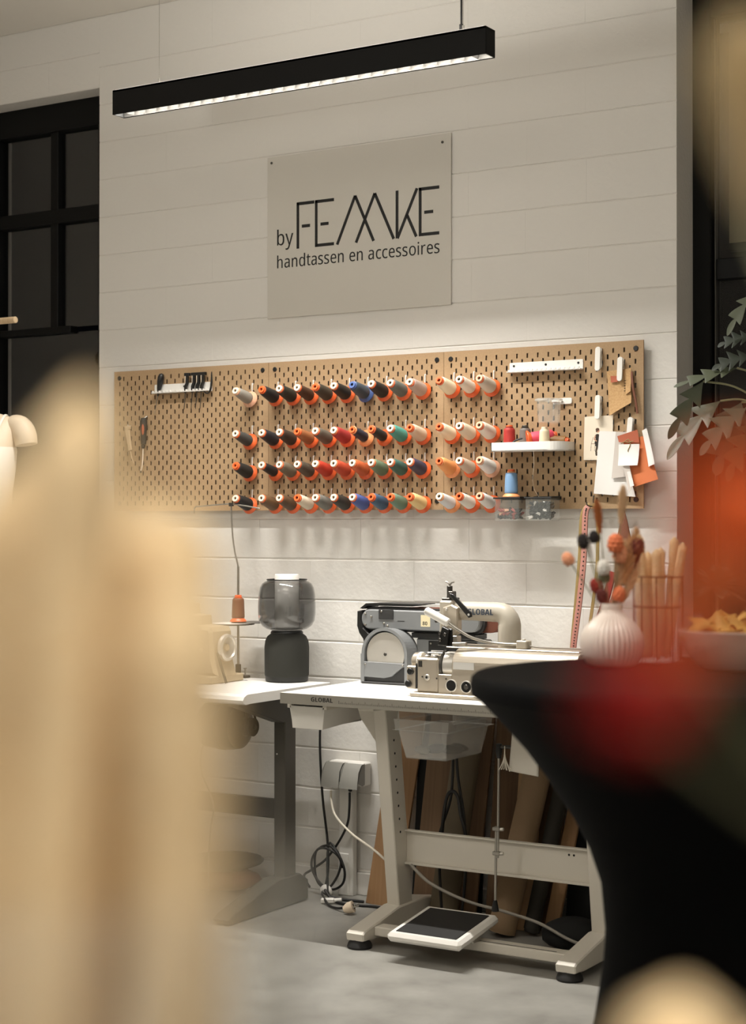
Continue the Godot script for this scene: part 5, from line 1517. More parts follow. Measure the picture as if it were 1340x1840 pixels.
# ---------------------------------------------------------------- left table and what stands on it
const LT := 0.785
func left_table() -> void:
	var t := thing("machine_table", "grey white sewing machine table with rounded front edge at the left", "table", Vector3.ZERO)
	var prof := [v2(0.095, LT - 0.034), v2(0.585, LT - 0.034), v2(0.612, LT - 0.036), v2(0.628, LT - 0.030), v2(0.630, LT - 0.020), v2(0.622, LT - 0.008), v2(0.606, LT - 0.001), v2(0.590, LT), v2(0.095, LT)]
	var turn := Transform3D(Basis(Vector3(0, 0, 1), Vector3(0, 1, 0), Vector3(-1, 0, 0)), Vector3.ZERO)
	part(t, "tabletop", Geo.new().prism(prof, -1.100, -0.04, turn, 0.001), M.table_white)
	part(t, "machine_cutout", Geo.new().bb(Vector3(0.20, LT, 0.19), Vector3(0.80, LT + 0.0012, 0.196)), M.black_rubber)
	for px in [1.008, 0.16]:
		part(t, "column", Geo.new().bb(Vector3(px - 0.024, 0.08, 0.215), Vector3(px + 0.024, LT - 0.036, 0.285), 0.003), M.frame_grey)
		part(t, "gusset", Geo.new().prism([v2(0.10, LT - 0.0345), v2(0.56, LT - 0.0345), v2(0.56, LT - 0.05), v2(0.30, LT - 0.13), v2(0.20, LT - 0.13), v2(0.10, LT - 0.06)], -0.026, 0.026, turn * Transform3D(Basis(), Vector3(0, 0, -px)), 0.002), M.frame_grey)
		part(t, "foot", Geo.new().prism([v2(0.15, 0.006), v2(0.62, 0.004), v2(0.635, 0.02), v2(0.60, 0.036), v2(0.34, 0.105), v2(0.20, 0.105), v2(0.15, 0.075)], -0.034, 0.034, turn * Transform3D(Basis(), Vector3(0, 0, -px)), 0.003), M.frame_grey)
		part(t, "bolt", Geo.new().cyl(Vector3(px + 0.022, LT - 0.075, 0.25), Vector3(px + 0.030, LT - 0.075, 0.25), 0.007, 10, 0.001), M.black_plastic)
		part(t, "slot", Geo.new().bb(Vector3(px + 0.0242, LT - 0.125, 0.246), Vector3(px + 0.0248, LT - 0.105, 0.252)), M.label_silver)
		for fz in [0.18, 0.60]:
			part(t, "foot_pad", Geo.new().cyl(Vector3(px, 0, fz), Vector3(px, 0.014, fz), 0.022, 16), M.black_rubber)
	part(t, "crossbar", Geo.new().bb(Vector3(0.184, 0.305, 0.235), Vector3(0.984, 0.372, 0.265), 0.003), M.frame_grey)
	part(t, "rivet", Geo.new().cyl(Vector3(0.998, 0.54, 0.285), Vector3(0.998, 0.54, 0.2865), 0.003, 8), M.label_silver)
	# motor with pulley and belt
	var m := thing("sewing_motor", "round black sewing machine motor hanging under the left table", "motor", Vector3(0.83, 0.640, 0.36))
	part(m, "body", Geo.new().lathe([Vector2(0, -0.09), Vector2(0.07, -0.09), Vector2(0.082, -0.075), Vector2(0.086, -0.03), Vector2(0.086, 0.03), Vector2(0.080, 0.062), Vector2(0.060, 0.078), Vector2(0.045, 0.082), Vector2(0, 0.084)], 34, Geo.aim(Vector3.ZERO, Vector3.RIGHT)), M.black_plastic)
	part(m, "band", Geo.new().lathe([Vector2(0.0865, -0.02), Vector2(0.0885, -0.018), Vector2(0.0885, 0.004), Vector2(0.0865, 0.006)], 34, Geo.aim(Vector3.ZERO, Vector3.RIGHT)), M.dark_steel)
	part(m, "hub", Geo.new().cyl(Vector3(0.08, 0.0, 0), Vector3(0.105, 0.0, 0), 0.034, 24, 0.004), M.black_plastic)
	part(m, "pulley", Geo.new().lathe([Vector2(0, 0.105), Vector2(0.033, 0.105), Vector2(0.027, 0.112), Vector2(0.033, 0.119), Vector2(0.030, 0.122), Vector2(0, 0.122)], 26, Geo.aim(Vector3.ZERO, Vector3.RIGHT)), M.black_rubber)
	part(m, "pulley_nut", Geo.new().cyl(Vector3(0.12, 0, 0), Vector3(0.128, 0, 0), 0.010, 6), M.dark_steel)
	part(m, "mount", Geo.new().bb(Vector3(-0.05, 0.075, -0.05), Vector3(0.05, 0.1105, 0.05), 0.004), M.black_plastic)
	part(m, "belt", Geo.new().tube([Vector3(0.112, 0.012, -0.026), Vector3(0.095, 0.06, -0.03), Vector3(0.085, 0.109, -0.034)], 0.0045, 8), M.black_rubber)
	part(m, "belt", Geo.new().tube([Vector3(0.112, 0.012, 0.026), Vector3(0.10, 0.06, 0.024), Vector3(0.085, 0.109, 0.02)], 0.0045, 8), M.black_rubber)
	var c := thing("control_box", "beige round control unit under the front of the left table", "control box", Vector3(0.66, 0.672, 0.48))
	part(c, "body", Geo.new().cyl(Vector3(-0.06, 0.0, 0), Vector3(0.05, 0.0, 0), 0.042, 26, 0.005), M.machine_tan)
	part(c, "bezel", Geo.new().lathe([Vector2(0.026, 0.05), Vector2(0.036, 0.05), Vector2(0.036, 0.054), Vector2(0.026, 0.054), Vector2(0.026, 0.05)], 26, Geo.aim(Vector3.ZERO, Vector3.RIGHT)), M.cream_plastic)
	part(c, "bracket", Geo.new().bb(Vector3(-0.03, 0.036, -0.012), Vector3(0.03, 0.0785, 0.012), 0.002), M.frame_white)
	cord("motor_cable", "thin dark cable hanging from the motor of the left table", [Vector3(0.735, 0.575, 0.36), Vector3(0.715, 0.53, 0.36), Vector3(0.710, 0.46, 0.35), Vector3(0.730, 0.39, 0.33), Vector3(0.742, 0.33, 0.32), Vector3(0.722, 0.25, 0.31), Vector3(0.712, 0.15, 0.31), Vector3(0.712, 0.01, 0.31)], 0.003, M.cable_grey)
	sewing_machine()
	# things stored under the table
	var b := thing("leather_bag", "folded brown leather hide lying under the left table", "leather", Vector3(0.62, 0, 0.17))
	part(b, "lower_fold", Geo.new().ball(Vector3(0, 0.045, 0), Vector3(0.22, 0.045, 0.12), 20, 8), M.strap_brown)
	part(b, "upper_fold", Geo.new().ball(Vector3(0.03, 0.10, 0.0), Vector3(0.18, 0.035, 0.10), 20, 8, Basis.from_euler(Vector3(0.05, 0.3, 0.08))), M.leather_dark)

func sewing_machine() -> void:
	var t := thing("sewing_machine", "beige industrial sewing machine with a steel handwheel on the left table", "sewing machine", Vector3(0, LT, 0))
	part(t, "bed_plate", Geo.new().bb(Vector3(0.25, 0.0015, 0.20), Vector3(0.79, 0.028, 0.40), 0.004), M.machine_tan)
	var body := [v2(0.56, 0.026), v2(0.79, 0.026), v2(0.770, 0.09), v2(0.765, 0.185), v2(0.755, 0.202), v2(0.68, 0.206), v2(0.676, 0.240), v2(0.625, 0.244), v2(0.622, 0.282), v2(0.575, 0.290), v2(0.30, 0.284), v2(0.26, 0.26), v2(0.26, 0.17), v2(0.36, 0.17), v2(0.52, 0.175), v2(0.56, 0.15)]
	part(t, "body", Geo.new().prism(body, 0.235, 0.365, Transform3D(), 0.012), M.machine_tan)
	part(t, "head_plate", Geo.new().bb(Vector3(0.252, 0.10, 0.25), Vector3(0.30, 0.28, 0.35), 0.006), M.machine_metal)
	part(t, "needle_bar", Geo.new().cyl(Vector3(0.28, 0.03, 0.30), Vector3(0.28, 0.11, 0.30), 0.005, 10), M.steel)
	var hx := Geo.aim(Vector3(0.768, 0.127, 0.30), Vector3(0.9, 0.127, 0.30))
	var w := part(t, "handwheel", Geo.new().lathe([Vector2(0.0, 0.0), Vector2(0.030, 0.0), Vector2(0.046, 0.008), Vector2(0.050, 0.016), Vector2(0.048, 0.026), Vector2(0.040, 0.030), Vector2(0.037, 0.024), Vector2(0.022, 0.016), Vector2(0, 0.015)], 34, hx), M.brushed)
	part(w, "wheel_hub", Geo.new().lathe([Vector2(0, 0.014), Vector2(0.014, 0.015), Vector2(0.012, 0.022), Vector2(0, 0.023)], 20, hx), M.machine_tan)
	part(t, "drive_belt", Geo.new().tube([Vector3(0.778, 0.11, 0.345), Vector3(0.80, 0.06, 0.35), Vector3(0.823, 0.004, 0.352)], 0.005, 8), M.black_rubber)
	for q in [[0.72, 0.12], [0.70, 0.06], [0.62, 0.08]]:
		part(t, "cover_screw", Geo.new().cyl(Vector3(q[0], q[1], 0.364), Vector3(q[0], q[1], 0.370), 0.007, 12, 0.001), M.brushed)
	part(t, "stitch_dial", Geo.new().cyl(Vector3(0.66, 0.15, 0.364), Vector3(0.66, 0.15, 0.382), 0.022, 24, 0.003), M.machine_metal)

func speaker_lamp() -> void:
	var t := thing("table_lamp", "speaker lamp with smoked glass shade on a dark fabric base", "lamp", Vector3(0.94, LT, 0.14))
	part(t, "foot", Geo.new().lathe([Vector2(0, 0.0), Vector2(0.072, 0.0), Vector2(0.078, 0.004), Vector2(0.079, 0.020), Vector2(0, 0.020)], 40), M.speaker_dark)
	part(t, "speaker_base", Geo.new().lathe([Vector2(0.079, 0.020), Vector2(0.081, 0.024), Vector2(0.082, 0.125), Vector2(0.079, 0.148), Vector2(0.071, 0.165), Vector2(0.058, 0.175), Vector2(0.0, 0.176)], 44, Transform3D(), 60.0), M.speaker_cloth)
	part(t, "neck", Geo.new().lathe([Vector2(0.058, 0.174), Vector2(0.060, 0.179), Vector2(0.056, 0.184), Vector2(0, 0.184)], 36), M.speaker_dark)
	var o := [Vector2(0.0, 0.186), Vector2(0.055, 0.187), Vector2(0.075, 0.192), Vector2(0.092, 0.204), Vector2(0.102, 0.222), Vector2(0.1055, 0.250), Vector2(0.1055, 0.275), Vector2(0.1035, 0.318), Vector2(0.099, 0.342), Vector2(0.091, 0.357), Vector2(0.080, 0.365), Vector2(0.073, 0.367), Vector2(0.073, 0.372)]
	for i in range(o.size() - 1, -1, -1):
		var q: Vector2 = o[i]
		o.append(Vector2(maxf(q.x - 0.004, 0.0), q.y + (0.004 if i < 4 else 0.0)))
	part(t, "glass_shade", Geo.new().lathe(o, 48, Transform3D(), 60.0), M.smoked_glass)
	part(t, "shade_rim", Geo.new().lathe([Vector2(0.0715, 0.370), Vector2(0.0745, 0.370), Vector2(0.0745, 0.3735), Vector2(0.0715, 0.3735), Vector2(0.0715, 0.370)], 44), M.speaker_dark)
	part(t, "inner_diffuser", Geo.new().lathe([Vector2(0.0, 0.190), Vector2(0.043, 0.190), Vector2(0.0445, 0.20), Vector2(0.0445, 0.388), Vector2(0.043, 0.391), Vector2(0, 0.391)], 36), M.diffuser_white)

func thread_stand() -> void:
	var b := Vector3(0.698, LT, 0.11)
	var t := thing("thread_stand", "steel thread stand with round spool plates clamped on the left table", "thread stand", b)
	part(t, "clamp", Geo.new().bb(Vector3(-0.035, 0.0, -0.016), Vector3(0.045, 0.010, 0.016), 0.002), M.black_plastic)
	part(t, "socket", Geo.new().cyl(Vector3(0, 0.008, 0), Vector3(0, 0.05, 0), 0.011, 14, 0.002), M.black_plastic)
	part(t, "clamp_screw", Geo.new().cyl(Vector3(0.032, 0.008, 0.0), Vector3(0.032, 0.035, 0), 0.003, 8), M.steel)
	part(t, "screw_head", Geo.new().cyl(Vector3(0.032, 0.033, 0.0), Vector3(0.032, 0.038, 0), 0.007, 12, 0.001), M.steel)
	part(t, "pole", Geo.new().cyl(Vector3(0, 0.045, 0), Vector3(0, 0.415, 0), 0.0048, 12), M.steel)
	part(t, "guide_wire", Geo.new().tube(Geo.smooth([Vector3(0, 0.408, 0), Vector3(-0.004, 0.43, 0), Vector3(-0.016, 0.47, 0), Vector3(-0.026, 0.53, 0), Vector3(-0.031, 0.60, 0), Vector3(-0.033, 0.648, 0)], 5), 0.003, 8), M.steel)
	part(t, "guide_arm", Geo.new().tube(Geo.smooth([Vector3(-0.185, 0.615, 0.03), Vector3(-0.180, 0.638, 0.03), Vector3(-0.15, 0.642, 0.025), Vector3(-0.08, 0.648, 0.01), Vector3(-0.033, 0.650, 0), Vector3(0.03, 0.642, -0.012), Vector3(0.085, 0.632, -0.022)], 4), 0.0026, 8), M.steel)
	part(t, "guide_clamp", Geo.new().box(Vector3(-0.033, 0.648, 0), Vector3(0.016, 0.014, 0.014), 0.002), M.dark_steel)
	part(t, "spool_plate", Geo.new().cyl(Vector3(-0.01, 0.200, 0.02), Vector3(-0.01, 0.204, 0.02), 0.080, 36, 0.001), M.white_plastic)
	part(t, "spool_plate", Geo.new().cyl(Vector3(0.03, 0.2045, -0.035), Vector3(0.03, 0.2075, -0.035), 0.070, 36, 0.001), M.dark_steel)
	part(t, "plate_edge", Geo.new().lathe([Vector2(0.0802, 0.1985), Vector2(0.0815, 0.1995), Vector2(0.0815, 0.2035), Vector2(0.0802, 0.2042)], 36, Transform3D(Basis(), Vector3(-0.01, 0, 0.02))), M.black_plastic)
	var xf := Transform3D(Basis(), b + Vector3(0.0, 0.2105, 0.0))
	var c := cone_at("thread_cone_in_use", "copper brown cone with orange foot on the steel thread stand", xf, rgb(116, 68, 40), M.orange_plastic, M.orange_plastic, 3, 0.98)
	c.set_meta("group", "thread in use")

func straps() -> void:
	var hk := thing("strap_hook", "white wire hook at the lower edge of the board carrying straps", "hook", Vector3(2.100, 1.425, 0))
	part(hk, "wire", Geo.new().tube(Geo.smooth([Vector3(0, 0.03, 0.001), Vector3(0, 0.026, 0.006), Vector3(0, 0.0, 0.008), Vector3(0, -0.006, 0.02), Vector3(0, -0.002, 0.055), Vector3(0, 0.008, 0.06)], 4), 0.0022, 8), M.dark_steel)
	var list := [
		["leftmost strap, gold edged, looped over the hook", M.strap_gold, 0.0075, [[2.098, 1.425, 0.026], [2.078, 1.410, 0.028], [2.068, 1.37, 0.032], [2.066, 1.25, 0.040], [2.058, 1.10, 0.052], [2.050, 0.98, 0.062], [2.046, 0.90, 0.068], [2.042, 0.822, 0.074]]],
		["pink patterned strap hanging beside the gold edged one", M.strap_pink, 0.0105, [[2.094, 1.419, 0.034], [2.086, 1.39, 0.040], [2.086, 1.25, 0.052], [2.076, 1.10, 0.066], [2.064, 0.98, 0.078], [2.058, 0.90, 0.086], [2.054, 0.822, 0.092]]],
		["olive strap hanging on the right side of the hook", M.strap_gold, 0.0065, [[2.104, 1.425, 0.022], [2.122, 1.412, 0.024], [2.126, 1.36, 0.028], [2.126, 1.22, 0.034], [2.116, 1.10, 0.044], [2.106, 0.99, 0.060], [2.10, 0.90, 0.07], [2.098, 0.822, 0.078]]],
		["dark red leather strap hanging at the bottom of the bunch", M.leather_red, 0.0135, [[2.172, 1.20, 0.010], [2.146, 1.10, 0.014], [2.122, 1.03, 0.018], [2.098, 0.95, 0.024], [2.082, 0.89, 0.030], [2.074, 0.76, 0.036]]],
		["brown strap with a curled end in front of the wall", M.strap_brown, 0.009, [[2.205, 1.26, 0.016], [2.190, 1.15, 0.020], [2.172, 1.09, 0.030], [2.150, 1.065, 0.045], [2.140, 1.07, 0.055]]],
	]
	for s in list:
		var pts := []
		for q in s[3]:
			pts.append(Vector3(q[0], q[1], q[2]))
		var run := Geo.smooth(pts, 5)
		var st := solo("leather_strap", s[0], "strap", Geo.new().tube(run, s[2], 8, Vector2(0.12, 1.0), Vector3.BACK), s[1], "straps under the right board")
		if s[1] == M.strap_pink:
			var studs := Geo.new()
			for i in range(3, run.size() - 1):
				studs.ball(run[i] + Vector3(0, 0, 0.0014), Vector3(0.0028, 0.0028, 0.0014), 8, 5)
				studs.ball(run[i].lerp(run[i + 1], 0.5) + Vector3(0, 0, 0.0014), Vector3(0.0028, 0.0028, 0.0014), 8, 5)
			part(st, "studs", studs, M.leather_dark).set_meta("kind", "stuff")
	solo("leather_tassel", "pointed brown leather tassel hanging behind the dried flowers", "leather tassel", Geo.new().lathe([Vector2(0.0, -0.22), Vector2(0.036, -0.21), Vector2(0.030, -0.08), Vector2(0.012, 0.0), Vector2(0.003, 0.03), Vector2(0, 0.03)], 14, Transform3D(Basis.from_scale(Vector3(1, 1, 0.25)), Vector3.ZERO), 60.0), M.strap_brown, "", Vector3(2.215, 1.374, 0.016))

func mannequin() -> void:
	var t := thing("dress_form", "pale mannequin torso in a white strappy top by the window", "mannequin", Vector3(-0.285, 0, 0.47))
	t.rotation.y = 0.42
	var loft := func(rows: Array, seg: int) -> Geo:
		var g := Geo.new()
		var gr := g.group()
		var rings := []
		for r in rows:
			var ring := []
			for k in seg:
				var a := TAU * k / seg
				var c := cos(a)
				var s := sin(a)
				ring.append(Vector3(signf(c) * pow(absf(c), 0.85) * r[1], r[0], signf(s) * pow(absf(s), 0.85) * r[2] + r[3]))
			rings.append(ring)
		for i in rows.size() - 1:
			for k in seg:
				var k2: int = (k + 1) % seg
				g.quad(rings[i][k], rings[i + 1][k], rings[i + 1][k2], rings[i][k2], gr)
		return g
	part(t, "torso", loft.call([[1.02, 0.0, 0.0, 0.0], [1.02, 0.15, 0.10, 0.0], [1.12, 0.17, 0.115, -0.005], [1.26, 0.15, 0.105, 0.0], [1.38, 0.118, 0.085, 0.005], [1.48, 0.128, 0.098, 0.012], [1.57, 0.142, 0.115, 0.018], [1.65, 0.150, 0.102, 0.01], [1.71, 0.158, 0.085, 0.0], [1.75, 0.152, 0.068, -0.008], [1.775, 0.125, 0.058, -0.012], [1.79, 0.075, 0.05, -0.012], [1.81, 0.055, 0.05, -0.008], [1.86, 0.048, 0.048, 0.0], [1.90, 0.046, 0.046, 0.003], [1.905, 0.0, 0.0, 0.003]], 30), M.skin_tone_plastic)
	for s in [-1.0, 1.0]:
		part(t, "arm_stub", Geo.new().tube(Geo.smooth([Vector3(s * 0.125, 1.748, -0.006), Vector3(s * 0.165, 1.735, -0.004), Vector3(s * 0.188, 1.70, 0.0), Vector3(s * 0.196, 1.665, 0.002)], 4), [0.030, 0.036, 0.040, 0.043, 0.046, 0.047, 0.048, 0.048, 0.047, 0.046, 0.045, 0.044, 0.043], 18), M.skin_tone_plastic)
	part(t, "camisole", loft.call([[1.16, 0.180, 0.127, -0.004], [1.26, 0.160, 0.115, 0.0], [1.38, 0.130, 0.096, 0.005], [1.48, 0.137, 0.107, 0.012], [1.57, 0.150, 0.124, 0.018], [1.64, 0.155, 0.110, 0.011], [1.655, 0.153, 0.106, 0.010]], 30), M.camisole)
	for s in [-1.0, 1.0]:
		part(t, "strap", Geo.new().tube(Geo.smooth([Vector3(s * 0.085, 1.645, 0.098), Vector3(s * 0.098, 1.70, 0.082), Vector3(s * 0.110, 1.752, 0.050), Vector3(s * 0.112, 1.782, 0.0), Vector3(s * 0.10, 1.765, -0.050), Vector3(s * 0.08, 1.70, -0.085)], 4), 0.006, 8, Vector2(0.4, 1.0), Vector3.BACK), M.camisole)
	part(t, "pole", Geo.new().cyl(Vector3(0, 0.02, 0), Vector3(0, 1.03, 0), 0.014, 16), M.dark_steel)
	part(t, "base", Geo.new().lathe([Vector2(0, 0), Vector2(0.15, 0.0), Vector2(0.152, 0.006), Vector2(0.12, 0.016), Vector2(0.02, 0.03), Vector2(0, 0.03)], 34), M.black_metal)
	var r := thing("clothes_rail", "pale wooden dowel rail sticking out beside the window", "rail", Vector3(-0.80, 2.134, 0.5))
	part(r, "dowel", Geo.new().cyl(Vector3(0.012, 0, 0), Vector3(0.742, 0, 0), 0.0125, 18, 0.002), M.wood_dowel)
	part(r, "wall_plate", Geo.new().cyl(Vector3(0.0, 0, 0), Vector3(0.014, 0, 0), 0.034, 22, 0.002), M.black_metal)

# ---------------------------------------------------------------- high tables with stretch covers
func cocktail(label: String, at: Vector3) -> void:
	var t := thing("cocktail_table", label, "table", at, "high party tables")
	part(t, "top_cover", Geo.new().lathe([Vector2(0.402, 1.066), Vector2(0.404, 1.082), Vector2(0.402, 1.094), Vector2(0.396, 1.0995), Vector2(0.38, 1.10), Vector2(0, 1.10)], 72, Transform3D(), 60.0), M.stretch_cloth)
	part(t, "stretch_cover", Geo.new().lathe([Vector2(0.37, 0.012), Vector2(0.36, 0.03), Vector2(0.315, 0.13), Vector2(0.262, 0.25), Vector2(0.220, 0.37), Vector2(0.190, 0.50), Vector2(0.174, 0.60), Vector2(0.170, 0.66), Vector2(0.178, 0.74), Vector2(0.198, 0.80), Vector2(0.224, 0.85), Vector2(0.270, 0.92), Vector2(0.310, 0.973), Vector2(0.358, 1.026), Vector2(0.390, 1.058), Vector2(0.402, 1.066)], 72, Transform3D(), 60.0), M.stretch_cloth)
	part(t, "column", Geo.new().cyl(Vector3(0, 0.02, 0), Vector3(0, 1.06, 0), 0.035, 18), M.dark_steel)
	for k in 4:
		var a := PI / 4 + PI / 2 * k
		part(t, "foot_pad", Geo.new().lathe([Vector2(0, 0), Vector2(0.03, 0.0), Vector2(0.03, 0.01), Vector2(0.018, 0.016), Vector2(0, 0.016)], 14, Transform3D(Basis(), Vector3(cos(a) * 0.35, 0, sin(a) * 0.35))), M.black_rubber)

func cocktail_tables() -> void:
	cocktail("high round party table in a black stretch cover at the right", Vector3(3.427, 0, 2.472))
	cocktail("high round party table in black cover right before the camera", Vector3(4.273, 0, 4.924))

func breadstick_geo(a: Vector3, b: Vector3, r: float, sd: int) -> Geo:
	var fn := FastNoiseLite.new()
	fn.seed = sd
	fn.frequency = 6.0
	var pts := []
	var rad := []
	var n := 26
	var side := (b - a).cross(Vector3(0.3, 0.2, 1.0)).normalized()
	for i in n + 1:
		var t := float(i) / n
		pts.append(a.lerp(b, t) + side * r * 0.25 * fn.get_noise_1d(t * 0.6))
		var e := minf(t, 1.0 - t) * a.distance_to(b) / r
		rad.append(r * (1.0 + 0.08 * fn.get_noise_1d(t * 2.0 + 9.0)) * sqrt(clampf(1.0 - pow(1.0 - minf(e, 1.0), 2.0), 0.02, 1.0)))
	return Geo.new().tube(pts, rad, 14)

func party_things() -> void:
	# ribbed vase
	var vp := atd_vase()
	var v := thing("ribbed_vase", "cream ribbed ceramic vase on the black party table", "vase", vp)
	part(v, "body", Geo.new().lathe([Vector2(0, 0), Vector2(0.036, 0.0), Vector2(0.046, 0.005), Vector2(0.055, 0.022), Vector2(0.0585, 0.042), Vector2(0.057, 0.056), Vector2(0.050, 0.070), Vector2(0.038, 0.083), Vector2(0.026, 0.093), Vector2(0.0205, 0.099), Vector2(0.0195, 0.106)], 216, Transform3D(), 70.0, 36, 0.06), M.ceramic)
	part(v, "lip", Geo.new().lathe([Vector2(0.0195, 0.104), Vector2(0.0205, 0.112), Vector2(0.020, 0.114), Vector2(0.0165, 0.114), Vector2(0.0160, 0.108), Vector2(0.0160, 0.09), Vector2(0, 0.088)], 40), M.ceramic)
	dried_flowers(vp)
	# wire basket of bread sticks
	var bp := Vector3(3.256, 1.10, 2.267)
	var b := thing("wire_basket", "copper wire basket holding bread sticks behind the vase", "basket", bp)
	var ring := func(y: float, r: float) -> Geo:
		var pts := []
		for i in 33:
			var a := TAU * i / 32.0
			pts.append(Vector3(cos(a) * r, y, sin(a) * r))
		return Geo.new().tube(pts, 0.0016, 8)
	for y in [0.002, 0.106, 0.162]:
		part(b, "hoop", ring.call(y, 0.0465), M.copper_wire)
	for k in 10:
		var a := TAU * k / 10.0
		part(b, "upright", Geo.new().cyl(Vector3(cos(a) * 0.0465, 0.002, sin(a) * 0.0465), Vector3(cos(a) * 0.0465, 0.162, sin(a) * 0.0465), 0.0013, 6), M.copper_wire)
	part(b, "glass_liner", Geo.new().lathe([Vector2(0, 0.003), Vector2(0.043, 0.003), Vector2(0.044, 0.006), Vector2(0.044, 0.15), Vector2(0.043, 0.15), Vector2(0.043, 0.007), Vector2(0, 0.006)], 32), M.clear_glass)
	var words := ["bread stick leaning left in the wire basket", "upright bread stick at the front of the wire basket", "thin bread stick in the middle of the wire basket", "bread stick leaning right, longest in the wire basket", "second bread stick leaning right in the wire basket", "bread stick at the back of the wire basket", "short bread stick on the left of the wire basket"]
	var spec := [[-0.020, 0.010, -0.036, 0.004, 0.242], [-0.004, 0.018, -0.006, 0.020, 0.214], [0.006, -0.006, 0.006, -0.010, 0.216], [0.012, 0.014, 0.044, 0.014, 0.226], [0.018, -0.012, 0.034, -0.016, 0.236], [-0.006, -0.024, -0.014, -0.030, 0.208], [-0.025, -0.010, -0.034, -0.018, 0.190]]
	for i in 7:
		var q: Array = spec[i]
		# x runs along the picture, z towards the camera
		var rt := Vector3(0.850, 0, -0.5265)
		var fw := Vector3(0.5265, 0, 0.850)
		solo("bread_stick", words[i], "bread stick", breadstick_geo(bp + rt * q[0] + fw * q[1] + Vector3(0, 0.008, 0), bp + rt * q[2] + fw * q[3] + Vector3(0, q[4], 0), 0.0088, i + 3), M.bread, "bread sticks in the wire basket")
	# ribbed tumbler
	var g := thing("ribbed_tumbler", "clear ribbed glass tumbler behind the bowl of crisps", "glass", Vector3(3.262, 1.10, 2.140))
	part(g, "bowl", Geo.new().lathe([Vector2(0, 0.0), Vector2(0.027, 0.0), Vector2(0.029, 0.004), Vector2(0.033, 0.085), Vector2(0.0318, 0.085), Vector2(0.0275, 0.008), Vector2(0, 0.007)], 72, Transform3D(), 50.0, 24, 0.03), M.clear_glass)
	# bowl of crisps
	var op := Vector3(3.425, 1.10, 2.331)
	var o := thing("crisp_bowl", "white square edged bowl of crisps on the black party table", "bowl", op)
	part(o, "shell", Geo.new().lathe([Vector2(0, 0.0), Vector2(0.050, 0.0), Vector2(0.056, 0.004), Vector2(0.076, 0.022), Vector2(0.091, 0.046), Vector2(0.098, 0.066), Vector2(0.099, 0.069), Vector2(0.096, 0.070), Vector2(0.090, 0.056), Vector2(0.072, 0.024), Vector2(0.05, 0.009), Vector2(0, 0.008)], 56, Transform3D(), 60.0), M.bowl)
	for i in 30:
		var a := i * 2.399
		var rr := 0.078 * sqrt((i % 15 + 0.5) / 15.0)
		var lay := i / 15
		var pz := op + Vector3(cos(a) * rr, 0.062 + lay * 0.014 + 0.010 * (1.0 - rr / 0.078), sin(a) * rr)
		var rot := Basis.from_euler(Vector3(rng.randf_range(-0.7, 0.7), rng.randf() * TAU, rng.randf_range(-0.7, 0.7)))
		var rows := []
		for y in 5:
			var line := []
			for x in 5:
				var u := x / 4.0 - 0.5
				var w := y / 4.0 - 0.5
				var k := 1.0 - (y / 4.0) * 0.8
				line.append(rot * Vector3(u * 0.046 * k, 0.010 * cos(u * 3.0) + 0.004 * sin(w * 4.0), w * 0.046))
			rows.append(line)
		solo("corn_crisp", "curved yellow corn crisp heaped in the white bowl", "crisp", Geo.new().sheet(rows, 0.0014), M.chip, "crisps in the white bowl", pz)
	# little plant behind the bowl
	var sp := Vector3(3.327, 1.10, 2.139)
	var s := thing("table_sprig", "small dry leafed sprig in a pot behind the bowl of crisps", "plant", sp)
	part(s, "pot", Geo.new().lathe([Vector2(0, 0), Vector2(0.020, 0.0), Vector2(0.027, 0.035), Vector2(0.025, 0.036), Vector2(0, 0.030)], 24), M.pot)
	part(s, "stem", Geo.new().tube([Vector3(0, 0.03, 0), Vector3(0.002, 0.08, 0), Vector3(0.0, 0.14, 0)], 0.0022, 8), M.leaf_stem)
	for i in 46:
		var a := i * 2.399
		var el := lerpf(-0.35, 1.25, (i % 23) / 23.0)
		var dr := Vector3(cos(a) * cos(el), sin(el), sin(a) * cos(el))
		part(s, "leaf", leaf_geo(Vector3(0, 0.138, 0) + dr * 0.010, dr, rng.randf_range(0.036, 0.052), 0.024, 0.15, 0), M.dry_green)

func atd_vase() -> Vector3:
	return Vector3(3.213, 1.10, 2.381)

func leaf_geo(base: Vector3, dir: Vector3, length: float, width: float, droop: float, lobes: int, fold := 0.25, facing := Vector3.UP) -> Geo:
	var d := dir.normalized()
	var side := d.cross(facing)
	if side.length() < 0.05:
		side = Vector3.RIGHT
	side = side.normalized()
	var up := side.cross(d).normalized()
	var n := 6 if lobes == 0 else 36
	var rows := []
	for i in n + 1:
		var t := float(i) / n
		var c := base + d * length * t * (1.0 - 0.25 * droop * t) + Vector3.DOWN * droop * length * t * t * 0.8
		var w := width * 0.5 * pow(sin(PI * pow(clampf(t, 0.0, 1.0), 0.75)), 0.8)
		if lobes > 0:
			var ph := t * lobes
			w *= 0.16 + 0.84 * pow(fposmod(ph, 1.0), 0.9)
		w = maxf(w, 0.0006)
		var line := []
		for k in 5:
			var s := (k - 2) / 2.0
			var back := 0.35 * absf(s) * w if lobes > 0 else 0.0
			line.append(c + side * s * w + up * (absf(s) * w * fold - s * s * w * 0.2) + d * back)
		rows.append(line)
	return Geo.new().sheet(rows, 0.0007)

